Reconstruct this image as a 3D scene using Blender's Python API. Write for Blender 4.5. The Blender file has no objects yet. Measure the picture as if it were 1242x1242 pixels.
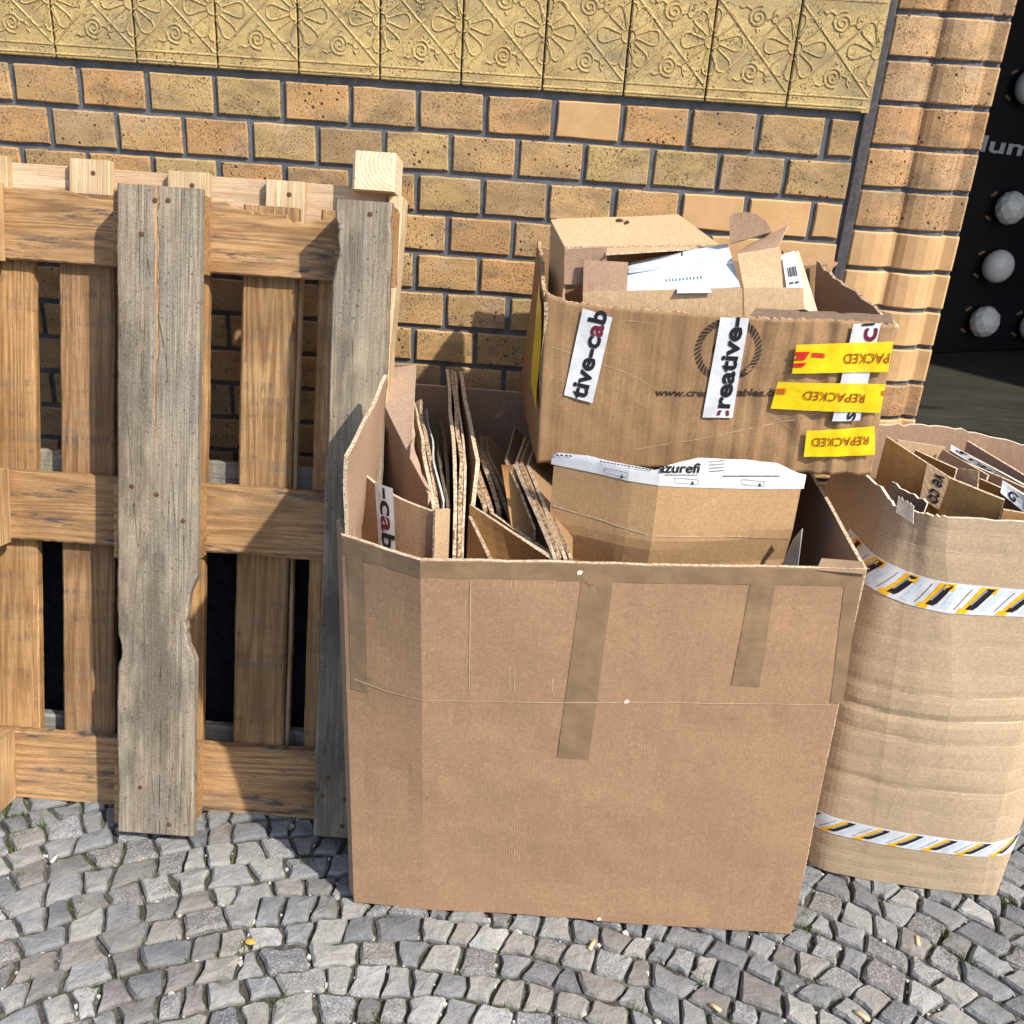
import bpy, bmesh, math, random
import numpy as np
from mathutils import Vector, Matrix, noise
R = math.radians
scene = bpy.context.scene
col = scene.collection
random.seed(7)

# ------------------------------------------------------------------ camera
CAM = np.array([1.024, -2.101, 1.44]); FOC = 1250.0
def _rot(yaw, pitch, roll):
    cy, sy, cp, sp = math.cos(yaw), math.sin(yaw), math.cos(pitch), math.sin(pitch)
    fwd = np.array([sy*cp, cy*cp, -sp]); right = np.array([cy, -sy, 0]); down = np.cross(fwd, right)
    c, s = math.cos(roll), math.sin(roll)
    return np.array([c*right + s*down, -s*right + c*down, fwd])
ROT = _rot(R(-.36), R(25.19), R(-3.86))
cam = bpy.data.cameras.new('camera'); cam_o = bpy.data.objects.new('camera', cam); col.objects.link(cam_o)
cam.sensor_width = 36; cam.lens = 36*FOC/1242; cam.clip_end = 500; cam.clip_start = .02
m = Matrix.Identity(4)
for i in range(3):
    m[i][0], m[i][1], m[i][2], m[i][3] = ROT[0][i], -ROT[1][i], -ROT[2][i], CAM[i]
cam_o.matrix_world = m
scene.camera = cam_o

# ------------------------------------------------------------------ sky, sun, exposure
SUN_EL, SUN_AZ = R(46), R(49)         # azimuth to the right of straight-out-from-the-wall
sun_dir = Vector((math.sin(SUN_AZ)*math.cos(SUN_EL), -math.cos(SUN_AZ)*math.cos(SUN_EL), math.sin(SUN_EL)))
w = bpy.data.worlds.new('World'); scene.world = w; w.use_nodes = True
wn = w.node_tree.nodes; wl = w.node_tree.links
sky = wn.new('ShaderNodeTexSky'); sky.sky_type = 'NISHITA'; sky.sun_disc = False
sky.sun_elevation = SUN_EL; sky.sun_rotation = math.atan2(sun_dir.x, sun_dir.y)
sky.air_density = 1.0; sky.dust_density = 1.5
wl.new(sky.outputs[0], wn['Background'].inputs[0]); wn['Background'].inputs[1].default_value = .15
sun = bpy.data.lights.new('sun', 'SUN'); sun.energy = 4.2; sun.angle = R(1.0); sun.color = (1, .93, .82)
sun_o = bpy.data.objects.new('sun', sun); col.objects.link(sun_o)
sun_o.rotation_euler = sun_dir.to_track_quat('Z', 'Y').to_euler()
vs = scene.view_settings; vs.view_transform = 'Standard'; vs.look = 'None'; vs.gamma = 1; vs.use_curve_mapping = False
vs.exposure = .55

# ------------------------------------------------------------------ measuring helpers
def ray(px, py): return np.array([(px-621)/FOC, (py-621)/FOC, 1.0]) @ ROT
def at(px, py, y):                    # point on the depth plane Y = y
    d = ray(px, py); return Vector(CAM + d*(y-CAM[1])/d[1])
def atz(px, py, z):
    d = ray(px, py); return Vector(CAM + d*(z-CAM[2])/d[2])
def lerp(a, b, t): return a + (b-a)*t
def interp(x, pts):
    if x <= pts[0][0]: return pts[0][1]
    for (a, p), (b, q) in zip(pts, pts[1:]):
        if x <= b: return lerp(p, q, (x-a)/(b-a))
    return pts[-1][1]
def N(x, y=0., z=0.): return noise.noise(Vector((x, y, z)))

# ------------------------------------------------------------------ lettering outlines (made first, while the scene is empty)
_txt = {}
def glyphs(body, bold=.0):
    k = (body, bold)
    if k not in _txt:
        c = bpy.data.curves.new('lettering', 'FONT'); c.body = body; c.size = 1; c.offset = bold; c.resolution_u = 3
        o = bpy.data.objects.new('lettering', c); col.objects.link(o)
        me = bpy.data.meshes.new_from_object(o.evaluated_get(bpy.context.evaluated_depsgraph_get()))
        V = [(v.co.x, v.co.y) for v in me.vertices]; F = [tuple(p.vertices) for p in me.polygons]
        bpy.data.objects.remove(o); bpy.data.curves.remove(c); bpy.data.meshes.remove(me)
        _txt[k] = (V, F)
    return _txt[k]
for b_ in [('tive-cab', .03), ('tive-c', .03), ('tive-ca', .03), ('-c', .02), ('-ca', .02), ('creative-', .03), ('c', .02), ('s', .02), ('REPACKED', .0), ('-cab', .02), ('www.creative-cables.com', .03),
           ('azurefi', .025), ('lum', .02), ('ve co', .02), ('s cauo', .03), ('G', .03), ('a', .02)]:
    glyphs(*b_)

# ------------------------------------------------------------------ materials
class M:
    def __init__(s, name, rough=.8, spec=.3):
        s.m = bpy.data.materials.new(name); s.m.use_nodes = True
        s.nt = s.m.node_tree; s.b = s.nt.nodes['Principled BSDF']
        s.b.inputs['Roughness'].default_value = rough; s.b.inputs['Specular IOR Level'].default_value = spec
        s.bump_prev = None
    def n(s, t, **kw):
        nd = s.nt.nodes.new('ShaderNode'+t)
        for k, v in kw.items():
            if k in nd.inputs.keys() if not hasattr(nd, k) else False: nd.inputs[k].default_value = v
            else: setattr(nd, k, v)
        return nd
    def l(s, a, b): s.nt.links.new(a, b)
    def coord(s, scale=(1, 1, 1), rand=False, rot=(0, 0, 0)):
        tc = s.n('TexCoord'); mp = s.n('Mapping'); mp.inputs['Scale'].default_value = scale; mp.inputs['Rotation'].default_value = rot
        src = tc.outputs['Object']
        if rand:
            oi = s.n('ObjectInfo'); mu = s.n('MATH' if 0 else 'Math'); mu.operation = 'MULTIPLY'; mu.inputs[1].default_value = 37.7
            s.l(oi.outputs['Random'], mu.inputs[0])
            ad = s.n('VectorMath'); ad.operation = 'ADD'; s.l(src, ad.inputs[0]); s.l(mu.outputs[0], ad.inputs[1]); src = ad.outputs[0]
        s.l(src, mp.inputs['Vector']); return mp.outputs[0]
    def noise(s, vec, scale, detail=4, rough=.55, dist=0):
        nd = s.n('TexNoise'); nd.inputs['Scale'].default_value = scale; nd.inputs['Detail'].default_value = detail
        nd.inputs['Roughness'].default_value = rough; nd.inputs['Distortion'].default_value = dist
        s.l(vec, nd.inputs['Vector']); return nd.outputs['Fac']
    def voro(s, vec, scale, feature='F1', out='Distance', rnd=1):
        nd = s.n('TexVoronoi'); nd.feature = feature; nd.inputs['Scale'].default_value = scale; nd.inputs['Randomness'].default_value = rnd
        s.l(vec, nd.inputs['Vector']); return nd.outputs[out]
    def wave(s, vec, scale, dist=0, detail=2, dscale=1, axis='X', kind='BANDS'):
        nd = s.n('TexWave'); nd.wave_type = kind
        if kind == 'BANDS': nd.bands_direction = axis
        for k, v in (('Scale', scale), ('Distortion', dist), ('Detail', detail), ('Detail Scale', dscale)): nd.inputs[k].default_value = v
        s.l(vec, nd.inputs['Vector']); return nd.outputs['Fac']
    def soot(s, c, dark, amt):             # soft slanting shade painted into the colour across neighbouring bricks and tiles
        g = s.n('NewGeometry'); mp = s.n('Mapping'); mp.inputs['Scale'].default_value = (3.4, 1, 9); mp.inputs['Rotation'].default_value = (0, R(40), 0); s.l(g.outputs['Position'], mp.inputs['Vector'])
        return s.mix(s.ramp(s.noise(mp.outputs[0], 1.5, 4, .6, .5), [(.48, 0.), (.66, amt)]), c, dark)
    def ramp(s, fac, stops, interp='LINEAR'):
        nd = s.n('ValToRGB'); cr = nd.color_ramp; cr.interpolation = interp
        while len(cr.elements) < len(stops): cr.elements.new(.5)
        for e, (p, c) in zip(cr.elements, stops):
            e.position = p; e.color = (c, c, c, 1) if isinstance(c, (int, float)) else (*c, 1)
        s.l(fac, nd.inputs[0]); return nd.outputs[0]
    def mix(s, fac, a, b, mode='MIX'):
        nd = s.n('Mix'); nd.data_type = 'RGBA'; nd.blend_type = mode
        for v, i in ((fac, 0), (a, 6), (b, 7)):
            if isinstance(v, (int, float)): nd.inputs[i].default_value = v
            elif isinstance(v, tuple): nd.inputs[i].default_value = (*v, 1)
            else: s.l(v, nd.inputs[i])
        return nd.outputs[2]
    def math(s, op, a, b=0.):
        nd = s.n('Math'); nd.operation = op
        for i, v in enumerate((a, b)):
            if isinstance(v, (int, float)): nd.inputs[i].default_value = v
            else: s.l(v, nd.inputs[i])
        return nd.outputs[0]
    def color(s, c):
        if isinstance(c, tuple): s.b.inputs['Base Color'].default_value = (*c, 1)
        else: s.l(c, s.b.inputs['Base Color'])
    def bump(s, h, strength=.3, dist=.002):
        nd = s.n('Bump'); nd.inputs['Strength'].default_value = strength; nd.inputs['Distance'].default_value = dist
        s.l(h, nd.inputs['Height'])
        if s.bump_prev is not None: s.l(s.bump_prev, nd.inputs['Normal'])
        s.bump_prev = nd.outputs[0]; s.l(nd.outputs[0], s.b.inputs['Normal'])
    def rough(s, r): s.l(r, s.b.inputs['Roughness'])

def mat_flat(name, c, rough=.7, spec=.3, nz=.12, scale=120):
    q = M(name, rough, spec); v = q.coord(rand=True)
    f = q.noise(v, scale, 3); q.color(q.mix(q.ramp(f, [(.3, 0.), (.7, 1.)]), tuple(x*(1-nz) for x in c), tuple(min(1, x*(1+nz)) for x in c)))
    q.bump(f, .15, .001); return q.m

def mat_brick(name, plain=False):
    q = M(name, .8, .25); v = q.coord(rand=True)
    oi = q.n('ObjectInfo'); base = oi.outputs['Color']
    n1 = q.noise(v, 16, 4); c = q.mix(q.ramp(n1, [(.35, 0.), (.7, 1.)]), base, q.mix(1., base, (.84, .82, .76), 'MULTIPLY'))
    if not plain:
        # darker slanting bands that differ per brick, iron spots and burnt pits
        fl = q.noise(q.coord((9, 9, 20), True, (0, R(38), 0)), 1.3, 3)
        c = q.mix(q.ramp(fl, [(.50, 0.), (.70, .72)]), c, (.20, .15, .085))
        c = q.mix(q.ramp(q.noise(q.coord((14, 14, 14), True), 1., 2), [(.56, 0.), (.72, .6)]), c, (.52, .37, .24))
        gr = q.noise(v, 620, 2, .7); c = q.mix(q.ramp(gr, [(.36, .8), (.52, 0.)]), c, (.16, .095, .05)); c = q.mix(q.ramp(gr, [(.58, 0.), (.72, .4)]), c, (.68, .46, .26))
        big = q.noise(v, 26, 3, .6); dense = q.ramp(big, [(.40, 0.), (.60, 1.)])
        n3 = q.noise(v, 260, 2, .65); pit = q.math('MULTIPLY', q.ramp(n3, [(.56, 0.), (.63, 1.)]), q.math('ADD', q.math('MULTIPLY', dense, .75), .06)); c = q.mix(pit, c, (.045, .027, .016))
        vo = q.voro(v, 62); sp = q.ramp(vo, [(.13, .95), (.2, 0.)]); rv_ = q.voro(v, 62, 'F1', 'Color'); sp = q.math('MULTIPLY', sp, q.ramp(rv_, [(.62, 0.), (.66, 1.)])); c = q.mix(sp, c, (.022, .014, .012))
        q.bump(pit, .5, -.0028); q.bump(sp, .5, -.002); q.bump(gr, .35, .0012)
    else:
        n3 = q.noise(v, 300, 4, .6); c = q.mix(q.ramp(n3, [(.4, 0.), (.7, .25)]), c, (.33, .19, .08)); q.bump(n3, .25, .0008)
    nb = q.noise(v, 25, 3); q.bump(nb, .35, .003)
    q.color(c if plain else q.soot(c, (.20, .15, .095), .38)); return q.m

def mat_tile(name):
    q = M(name, .6, .4); v = q.coord(rand=True)
    n1 = q.noise(v, 18, 4); c = q.ramp(n1, [(.3, (.38, .265, .11)), (.5, (.55, .395, .155)), (.72, (.63, .47, .20))])
    c = q.mix(q.ramp(q.noise(q.coord((6, 6, 16), True, (0, R(35), 0)), 1., 3), [(.50, 0.), (.70, .7)]), c, (.20, .165, .10))
    gr = q.noise(v, 560, 2, .7); c = q.mix(q.ramp(gr, [(.36, .75), (.5, 0.)]), c, (.20, .14, .06)); c = q.mix(q.ramp(gr, [(.58, 0.), (.72, .5)]), c, (.70, .58, .34))
    big = q.noise(v, 24, 3, .6); dense = q.ramp(big, [(.42, 0.), (.6, 1.)])
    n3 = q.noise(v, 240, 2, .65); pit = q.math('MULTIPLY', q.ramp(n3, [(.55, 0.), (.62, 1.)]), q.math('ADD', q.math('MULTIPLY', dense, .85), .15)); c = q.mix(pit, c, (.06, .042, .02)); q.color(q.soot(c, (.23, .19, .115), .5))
    q.bump(pit, .5, -.003); q.bump(gr, .35, .0012); q.bump(q.noise(v, 60, 4), .4, .003); return q.m

def mat_mortar(name):
    q = M(name, .92, .1); v = q.coord(); n1 = q.noise(v, 40, 4); n2 = q.noise(v, 500, 3, .7)
    c = q.ramp(n1, [(.3, (.10, .112, .13)), (.7, (.19, .20, .215))]); c = q.mix(q.ramp(n2, [(.4, .6), (.6, 0.)]), c, (.05, .052, .06)); q.color(c)
    q.bump(n2, .6, .002); q.bump(n1, .4, .004); return q.m

def mat_wood(name, light, dark, axis='Z', grey=None, ring=1., fresh=False, stain=0., crack=None):
    """grain runs along the local axis; grey = weathered film colour"""
    q = M(name, .78, .2)
    al, ac = .05, 1.
    sc = {'Z': (ac, ac, al), 'X': (al, ac, ac)}[axis]
    v = q.coord(sc, True); vf = q.coord(tuple(s_*(1 if s_ == 1 else .5) for s_ in sc), True); iso = q.coord((1, 1, 1), True)
    n0 = q.noise(v, 7, 2, .45, .5)
    rings = q.math('SINE', q.math('MULTIPLY', n0, 190*ring)); rings = q.math('ADD', q.math('MULTIPLY', rings, .5), .5)
    amt = q.noise(iso, 8, 3)
    fib = q.noise(vf, 520, 3, .65); fib2 = q.noise(vf, 170, 3, .65); spk = q.noise(iso, 620, 2, .7)
    c = q.mix(q.math('MULTIPLY', q.ramp(rings, [(.25, 0.), (.95, 1.)]), q.ramp(amt, [(.3, .35), (.7, 1.)])), light, dark)
    c = q.mix(q.ramp(fib, [(.36, .6), (.54, 0.)]), c, tuple(x*.5 for x in dark)); c = q.mix(q.ramp(fib2, [(.54, 0.), (.72, .45)]), c, tuple(min(1, x*1.35) for x in light))
    c = q.mix(q.ramp(q.noise(iso, 6, 4), [(.38, .5), (.6, 0.)]), c, tuple(x*.62 for x in dark))
    c = q.mix(q.ramp(spk, [(.36, .5), (.46, 0.)]), c, tuple(x*.45 for x in dark))
    if grey:
        gcol = q.mix(q.ramp(fib2, [(.34, 0.), (.66, 1.)]), tuple(x*.52 for x in grey), tuple(min(1, x*1.3) for x in grey))
        gcol = q.mix(q.ramp(q.noise(q.coord((1, 1, .35), True), 13, 4, .6), [(.48, 0.), (.66, .7)]), gcol, (.135, .132, .13))
        gcol = q.mix(q.ramp(q.noise(q.coord((1, 1, .3), True), 10, 4, .6), [(.48, 0.), (.66, .75)]), gcol, (.37, .31, .21))
        c = q.mix(q.ramp(q.noise(v, 26, 5, .65), [(.30, .55), (.50, .95)]), c, gcol)
        c = q.mix(q.ramp(q.noise(q.coord((1.4, 1, .45), True), 8, 5, .65), [(.46, 0.), (.62, .85)]), c, (.115, .09, .065))
        c = q.mix(q.ramp(spk, [(.35, .8), (.45, 0.)]), c, (.06, .058, .055)); c = q.mix(q.ramp(spk, [(.58, 0.), (.7, .5)]), c, (.44, .42, .37))
        c = q.mix(q.ramp(q.voro(iso, 60), [(.08, .8), (.14, 0.)]), c, (.05, .045, .04))
        cr = q.voro(q.coord((1, .2, .045), True), 30, 'DISTANCE_TO_EDGE'); cm = q.ramp(q.noise(iso, 11, 2), [(.47, 0.), (.55, 1.)])
        c = q.mix(q.math('MULTIPLY', q.ramp(cr, [(.0, .9), (.016, 0.)]), cm), c, (.03, .025, .02))
    if stain:      # diagonal saw marks and rubbed-in dirt along the board edges
        s1 = q.noise(q.coord((2.2, 1, 13), True, (0, R(-30), 0)) if axis == 'X' else q.coord((13, 1, 2.2), True, (0, R(30), 0)), 12, 4, .65); s2 = q.noise(q.coord((1.1, 1, 9), True), 4.5, 3)
        f = q.math('MULTIPLY', q.ramp(s1, [(.46, 0.), (.62, 1.)]), q.ramp(s2, [(.50, 0.), (.62, stain)]))
        c = q.mix(f, c, (.05, .053, .062)); c = q.mix(q.ramp(q.noise(q.coord((1.1, 1, 6), True), 7, 4), [(.55, 0.), (.72, .5)]), c, (.16, .13, .10))
    kn = q.voro(q.coord((1, 1, .4) if axis == 'Z' else (.4, 1, 1), True), 4.2); c = q.mix(q.ramp(kn, [(.05, .0 if grey else .85), (.10, 0.)]), c, tuple(x*.42 for x in dark))
    if crack:      # long drying split that exposes fresh wood, near the top of the plank
        tc = q.n('TexCoord'); sx = q.n('SeparateXYZ'); q.l(tc.outputs['Object'], sx.inputs[0])
        w1 = q.noise(q.coord((1, 1, 1)), 4, 2); w2 = q.noise(q.coord((1, 1, 1)), 60, 4, .7)
        d = q.math('SUBTRACT', sx.outputs[0], q.math('ADD', q.math('ADD', q.math('MULTIPLY', q.math('SUBTRACT', w1, .5), .05), q.math('MULTIPLY', q.math('SUBTRACT', w2, .5), .010)), crack))
        ad = q.math('ABSOLUTE', d); hz = q.ramp(q.math('MULTIPLY', sx.outputs[2], 1/1.2), [(.56, 0.), (.64, .45), (.80, 1.)])
        wd = q.math('MULTIPLY', q.math('MULTIPLY', q.noise(q.coord((1, 1, 1)), 26, 4, .7), .0085), hz); dd = q.math('DIVIDE', ad, q.math('ADD', wd, .00001)); on_ = q.ramp(hz, [(.02, 0.), (.3, 1.)])
        c = q.mix(q.math('MULTIPLY', q.ramp(dd, [(.7, .9), (1., 0.)]), on_), c, q.mix(q.ramp(fib, [(.4, 0.), (.6, 1.)]), (.22, .11, .05), (.55, .36, .20)))
        rim_ = q.ramp(q.math('ABSOLUTE', q.math('SUBTRACT', q.math('DIVIDE', d, q.math('ADD', wd, .00001)), .85)), [(.0, .9), (.3, 0.)]); c = q.mix(q.math('MULTIPLY', rim_, on_), c, (.035, .025, .018))
    q.color(c); q.bump(fib, .4, .0018); q.bump(rings, .12 if fresh else .22, .0015); q.bump(fib2, .3, .0025); q.bump(spk, .25, .001); return q.m

def mat_endgrain(name):
    q = M(name, .8, .2); tc = q.n('TexCoord'); mp = q.n('Mapping'); mp.inputs['Location'].default_value = (.06, 0, -.06)
    q.l(tc.outputs['Generated'], mp.inputs[0])
    mp.inputs['Location'].default_value = (-1.15, 0, -.75); mp.inputs['Scale'].default_value = (1, 0, 1)
    wv = q.n('TexWave'); wv.wave_type = 'RINGS'; wv.rings_direction = 'SPHERICAL'; wv.inputs['Scale'].default_value = 3.1; wv.inputs['Distortion'].default_value = 2.2
    wv.inputs['Detail Scale'].default_value = 1.2; q.l(mp.outputs[0], wv.inputs[0])
    c = q.ramp(wv.outputs['Fac'], [(.2, (.64, .51, .36)), (.85, (.55, .40, .25))]); f = q.noise(q.coord(), 60, 4)
    c = q.mix(q.ramp(f, [(.4, .3), (.65, 0.)]), c, (.74, .66, .52)); q.color(c); q.bump(f, .3, .002); return q.m

def mat_card(name, c, flute='X', fl=.12, var=.24, rough=.82, flute_scale=150, blot=.2):
    q = M(name, rough, .2); v = q.coord()
    fine = q.noise(q.coord((.6, .6, 1)), 300, 4, .75); fib = q.noise(q.coord((1, 1, .35)), 160, 4, .6); big = q.noise(v, 5, 4)
    cc = q.mix(q.ramp(fine, [(.3, 0.), (.7, 1.)]), tuple(x*(1-var) for x in c), tuple(min(1, x*(1+var)) for x in c))
    cc = q.mix(q.ramp(fib, [(.35, .35), (.6, 0.)]), cc, tuple(x*.72 for x in c))
    cc = q.mix(q.ramp(big, [(.35, blot), (.6, 0.)]), cc, tuple(x*.78 for x in c))
    sc = q.noise(q.coord((1, 1, 5), False, (0, R(20), 0)), 14, 5, .75); cc = q.mix(q.ramp(sc, [(.68, 0.), (.75, .35)]), cc, tuple(min(1, x*1.5) for x in c))
    # flutes of the corrugated core showing through the liner
    tc = q.n('TexCoord'); sx = q.n('SeparateXYZ'); q.l(tc.outputs['Object'], sx.inputs[0])
    a = q.math('ADD', sx.outputs[0], q.math('MULTIPLY', sx.outputs[1], .6)) if flute == 'X' else sx.outputs[2]
    a = q.math('ADD', a, q.math('MULTIPLY', q.noise(v, 4, 2), .01))
    si = q.math('SINE', q.math('MULTIPLY', a, flute_scale*6.283)); cmb = q.n('CombineXYZ'); q.l(a, cmb.inputs[0])
    lines = q.noise(cmb.outputs[0], 45, 4, .7)
    q.bump(si, fl*.45, .0008); q.bump(lines, fl*(2.2 if flute == 'X' else 1.1), .0035); q.bump(fine, .12, .0008); q.bump(q.noise(v, 16, 3), .2, .006)
    cc = q.mix(q.ramp(lines, [(.34, fl*1.3), (.46, 0.)]), cc, tuple(x*.72 for x in c))
    q.color(cc); return q.m

def mat_edge(name, c=(.50, .38, .25), dk=(.14, .09, .05)):
    q = M(name, .9, .1); f = q.noise(q.coord(), 210, 3, .7); q.color(q.mix(q.ramp(f, [(.40, 0.), (.56, 1.)]), dk, c)); q.bump(f, .6, .002); return q.m

def mat_tape(name, c, rough=.32, crinkle=.2, clear=0.):
    q = M(name, rough, .45); v = q.coord(); f = q.noise(v, 30, 4); g = q.noise(v, 8, 2)
    q.color(q.mix(q.ramp(f, [(.35, 0.), (.65, 1.)]), tuple(x*.88 for x in c), tuple(min(1, x*1.1) for x in c))); q.bump(f, crinkle, .003); q.bump(g, crinkle, .006)
    if clear:
        q.b.inputs['Alpha'].default_value = 1-clear
    return q.m

def mat_stone(name):
    q = M(name, .7, .35); v = q.coord(rand=True); oi = q.n('ObjectInfo')
    base = q.ramp(oi.outputs['Random'], [(0., (.19, .20, .21)), (.14, (.25, .253, .255)), (.26, (.175, .168, .162)), (.36, (.275, .275, .268)), (.46, (.14, .148, .16)),
        (.56, (.31, .305, .29)), (.66, (.215, .198, .185)), (.74, (.24, .25, .26)), (.84, (.275, .262, .24)), (.91, (.185, .17, .165)), (.96, (.38, .38, .375))], 'CONSTANT')
    n1 = q.noise(v, 26, 5, .6); c = q.mix(q.ramp(n1, [(.3, .5), (.6, 0.)]), base, q.mix(1., base, (.6, .6, .62), 'MULTIPLY'))
    c = q.mix(q.ramp(n1, [(.52, 0.), (.8, .5)]), c, q.mix(1., base, (1.4, 1.36, 1.3), 'MULTIPLY'))
    # granite speckle on some stones only
    r2 = q.math('FRACT', q.math('MULTIPLY', oi.outputs['Random'], 7.31)); g = q.ramp(r2, [(.80, 0.), (.82, .8)])
    sp = q.noise(v, 300, 3, .7); c = q.mix(q.math('MULTIPLY', g, q.ramp(sp, [(.40, .8), (.5, 0.)])), c, (.09, .092, .10)); c = q.mix(q.math('MULTIPLY', g, q.ramp(sp, [(.52, 0.), (.64, .7)])), c, (.5, .5, .5))
    vn = q.noise(q.coord((1, 3, 1), True, (0, 0, R(30))), 22, 5, .7); c = q.mix(q.ramp(vn, [(.60, 0.), (.70, .4)]), c, (.22, .15, .12))
    n4 = q.noise(v, 420, 3, .7); c = q.mix(q.ramp(n4, [(.38, .5), (.5, 0.)]), c, (.12, .12, .125)); c = q.mix(q.ramp(n4, [(.6, 0.), (.72, .3)]), c, (.5, .49, .47))
    dust = q.noise(q.coord(), 9, 4); c = q.mix(q.ramp(dust, [(.45, 0.), (.75, .3)]), c, (.34, .325, .30))
    q.color(c); q.bump(q.noise(v, 45, 5, .65), .9, .007); q.bump(n4, .45, .0018); return q.m

def mat_dirt(name):
    q = M(name, .95, .1); v = q.coord(); f = q.noise(v, 60, 5, .7); g = q.noise(v, 4, 3)
    c = q.ramp(f, [(.3, (.03, .028, .026)), (.54, (.09, .084, .074)), (.72, (.24, .225, .20))])
    c = q.mix(q.ramp(g, [(.5, 0.), (.68, .55)]), c, (.045, .055, .022)); q.color(c); q.bump(f, .8, .006); return q.m

K = dict(
    brick=mat_brick('iron spotted clinker brick'), plain=mat_brick('clean replacement brick', True), tile=mat_tile('ochre glazed relief tile'), mortar=mat_mortar('blue grey mortar'),
    plinth=mat_flat('black plinth and panel render', (.012, .013, .017), .9, .1, .5, 90), strip=mat_flat('dark joint sealant', (.075, .07, .075), .8, .2, .3, 90),
    stone=mat_stone('mixed granite cobble'), dirt=mat_dirt('joint sand and soil'),
    deck=mat_wood('orange brown pallet board', (.50, .305, .14), (.28, .142, .054), stain=.45), deck3=mat_wood('tan pallet board', (.43, .27, .13), (.21, .11, .046), ring=1.3, stain=.5), deck2=mat_wood('brown pallet board', (.35, .21, .105), (.185, .095, .042), stain=.55),
    beam=mat_wood('stained pallet cross board', (.48, .295, .145), (.26, .14, .058), 'X', stain=.95),
    grey=mat_wood('weathered grey board', (.36, .25, .14), (.16, .10, .06), 'Z', grey=(.31, .262, .195), crack=.383), grey2=mat_wood('weathered grey edge board', (.40, .28, .15), (.15, .09, .05), 'Z', grey=(.28, .235, .175)),
    block=mat_wood('pallet block', (.52, .32, .15), (.27, .13, .05), 'X'), pine=mat_wood('pale new pine', (.66, .50, .34), (.50, .325, .19), 'X', fresh=True), pinev=mat_wood('pale new pine slat', (.66, .52, .34), (.53, .37, .20), 'Z', fresh=True),
    pinegrey=mat_wood('greyed pine', (.36, .33, .28), (.22, .19, .15), 'X', grey=(.30, .30, .28)), end=mat_endgrain('sawn end grain'), fuzzy=mat_wood('rough sawn fresh break', (.62, .42, .22), (.36, .20, .09), 'Z', fresh=True),
    kraft=mat_card('kraft carton board', (.352, .217, .128), 'X', .07), krafti=mat_card('kraft carton inside', (.36, .235, .16), 'X', .07), old=mat_card('worn brown carton board', (.315, .19, .097), 'X', .19, flute_scale=120, blot=.5),
    tan=mat_card('tan carton board', (.435, .325, .215), 'Z', .08, flute_scale=110), tcrease_=mat_flat('pale worn fold', (.60, .47, .33), .9, .1, .2), light=mat_card('light carton board', (.50, .345, .205), 'X', .2, flute_scale=230), azure=mat_card('smooth kraft board', (.42, .265, .135), 'X', .06),
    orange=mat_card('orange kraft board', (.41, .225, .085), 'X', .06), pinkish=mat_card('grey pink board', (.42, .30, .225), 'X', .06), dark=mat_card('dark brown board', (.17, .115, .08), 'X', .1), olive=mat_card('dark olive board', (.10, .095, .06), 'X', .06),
    edge=mat_edge('cut corrugated edge'), edge_l=mat_edge('pale cut edge', (.60, .49, .36), (.33, .23, .14)), crease=mat_flat('worn fold', (.50, .36, .24), .9, .1, .2), torn=mat_flat('torn paper liner', (.66, .58, .47), .95, .1, .2, 60),
    clear=mat_tape('clear brown packing tape', (.245, .163, .095), .22, .5), white=mat_tape('white printed tape', (.62, .64, .67), .35, .3), yellow=mat_tape('yellow printed tape', (.80, .60, .012), .3, .3, .10), black=mat_flat('black print', (.013, .012, .016), .55, .3, .2), maroon=mat_flat('maroon print', (.14, .012, .03), .5, .3, .2), red=mat_flat('red print', (.55, .02, .02), .5, .3, .2), redtext=mat_flat('dark red print', (.33, .05, .01), .5, .3, .2), greyink=mat_flat('grey print', (.30, .32, .36), .6, .3, .2), blueink=mat_flat('pale blue print', (.52, .60, .68), .5, .3, .1), gold=mat_flat('amber print', (.78, .42, .012), .45, .35, .1),
    paper=mat_tape('white coated packet', (.50, .555, .60), .3, .06), mailer=mat_flat('beige padded envelope', (.62, .48, .34), .8, .2, .15, 60), ink=mat_flat('dark brown print on carton', (.055, .035, .028), .7, .2, .25, 60), silver=mat_tape('crumpled grey wrapper', (.30, .29, .27), .35, .5),
    blackboard=mat_flat('black display board', (.006, .006, .007), .5, .3, .3), sill=mat_wood('dark stained sill', (.05, .048, .038), (.03, .028, .022), 'X'), lamp=mat_flat('frosted white glass', (.68, .64, .58), .3, .5, .06, 40), brass=mat_flat('aged brass', (.20, .13, .05), .4, .5, .3), sign=mat_flat('grey lettering', (.42, .41, .40), .5, .3, .1),
    steel=mat_flat('nail steel', (.22, .21, .20), .5, .5, .2), rust=mat_flat('rusty nail', (.10, .05, .03), .8, .2, .3), grass=mat_flat('moss and grass', (.085, .115, .025), .8, .2, .4), butt=mat_flat('cigarette filter paper', (.72, .50, .26), .8, .2, .2), chalk=mat_flat('pale grit', (.50, .49, .46), .8, .2, .2), leaf=mat_flat('dry yellow leaf', (.55, .30, .06), .7, .2, .3), tweed=mat_flat('dirty wool grey', (.24, .225, .20), .9, .1, .3),
)

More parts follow.
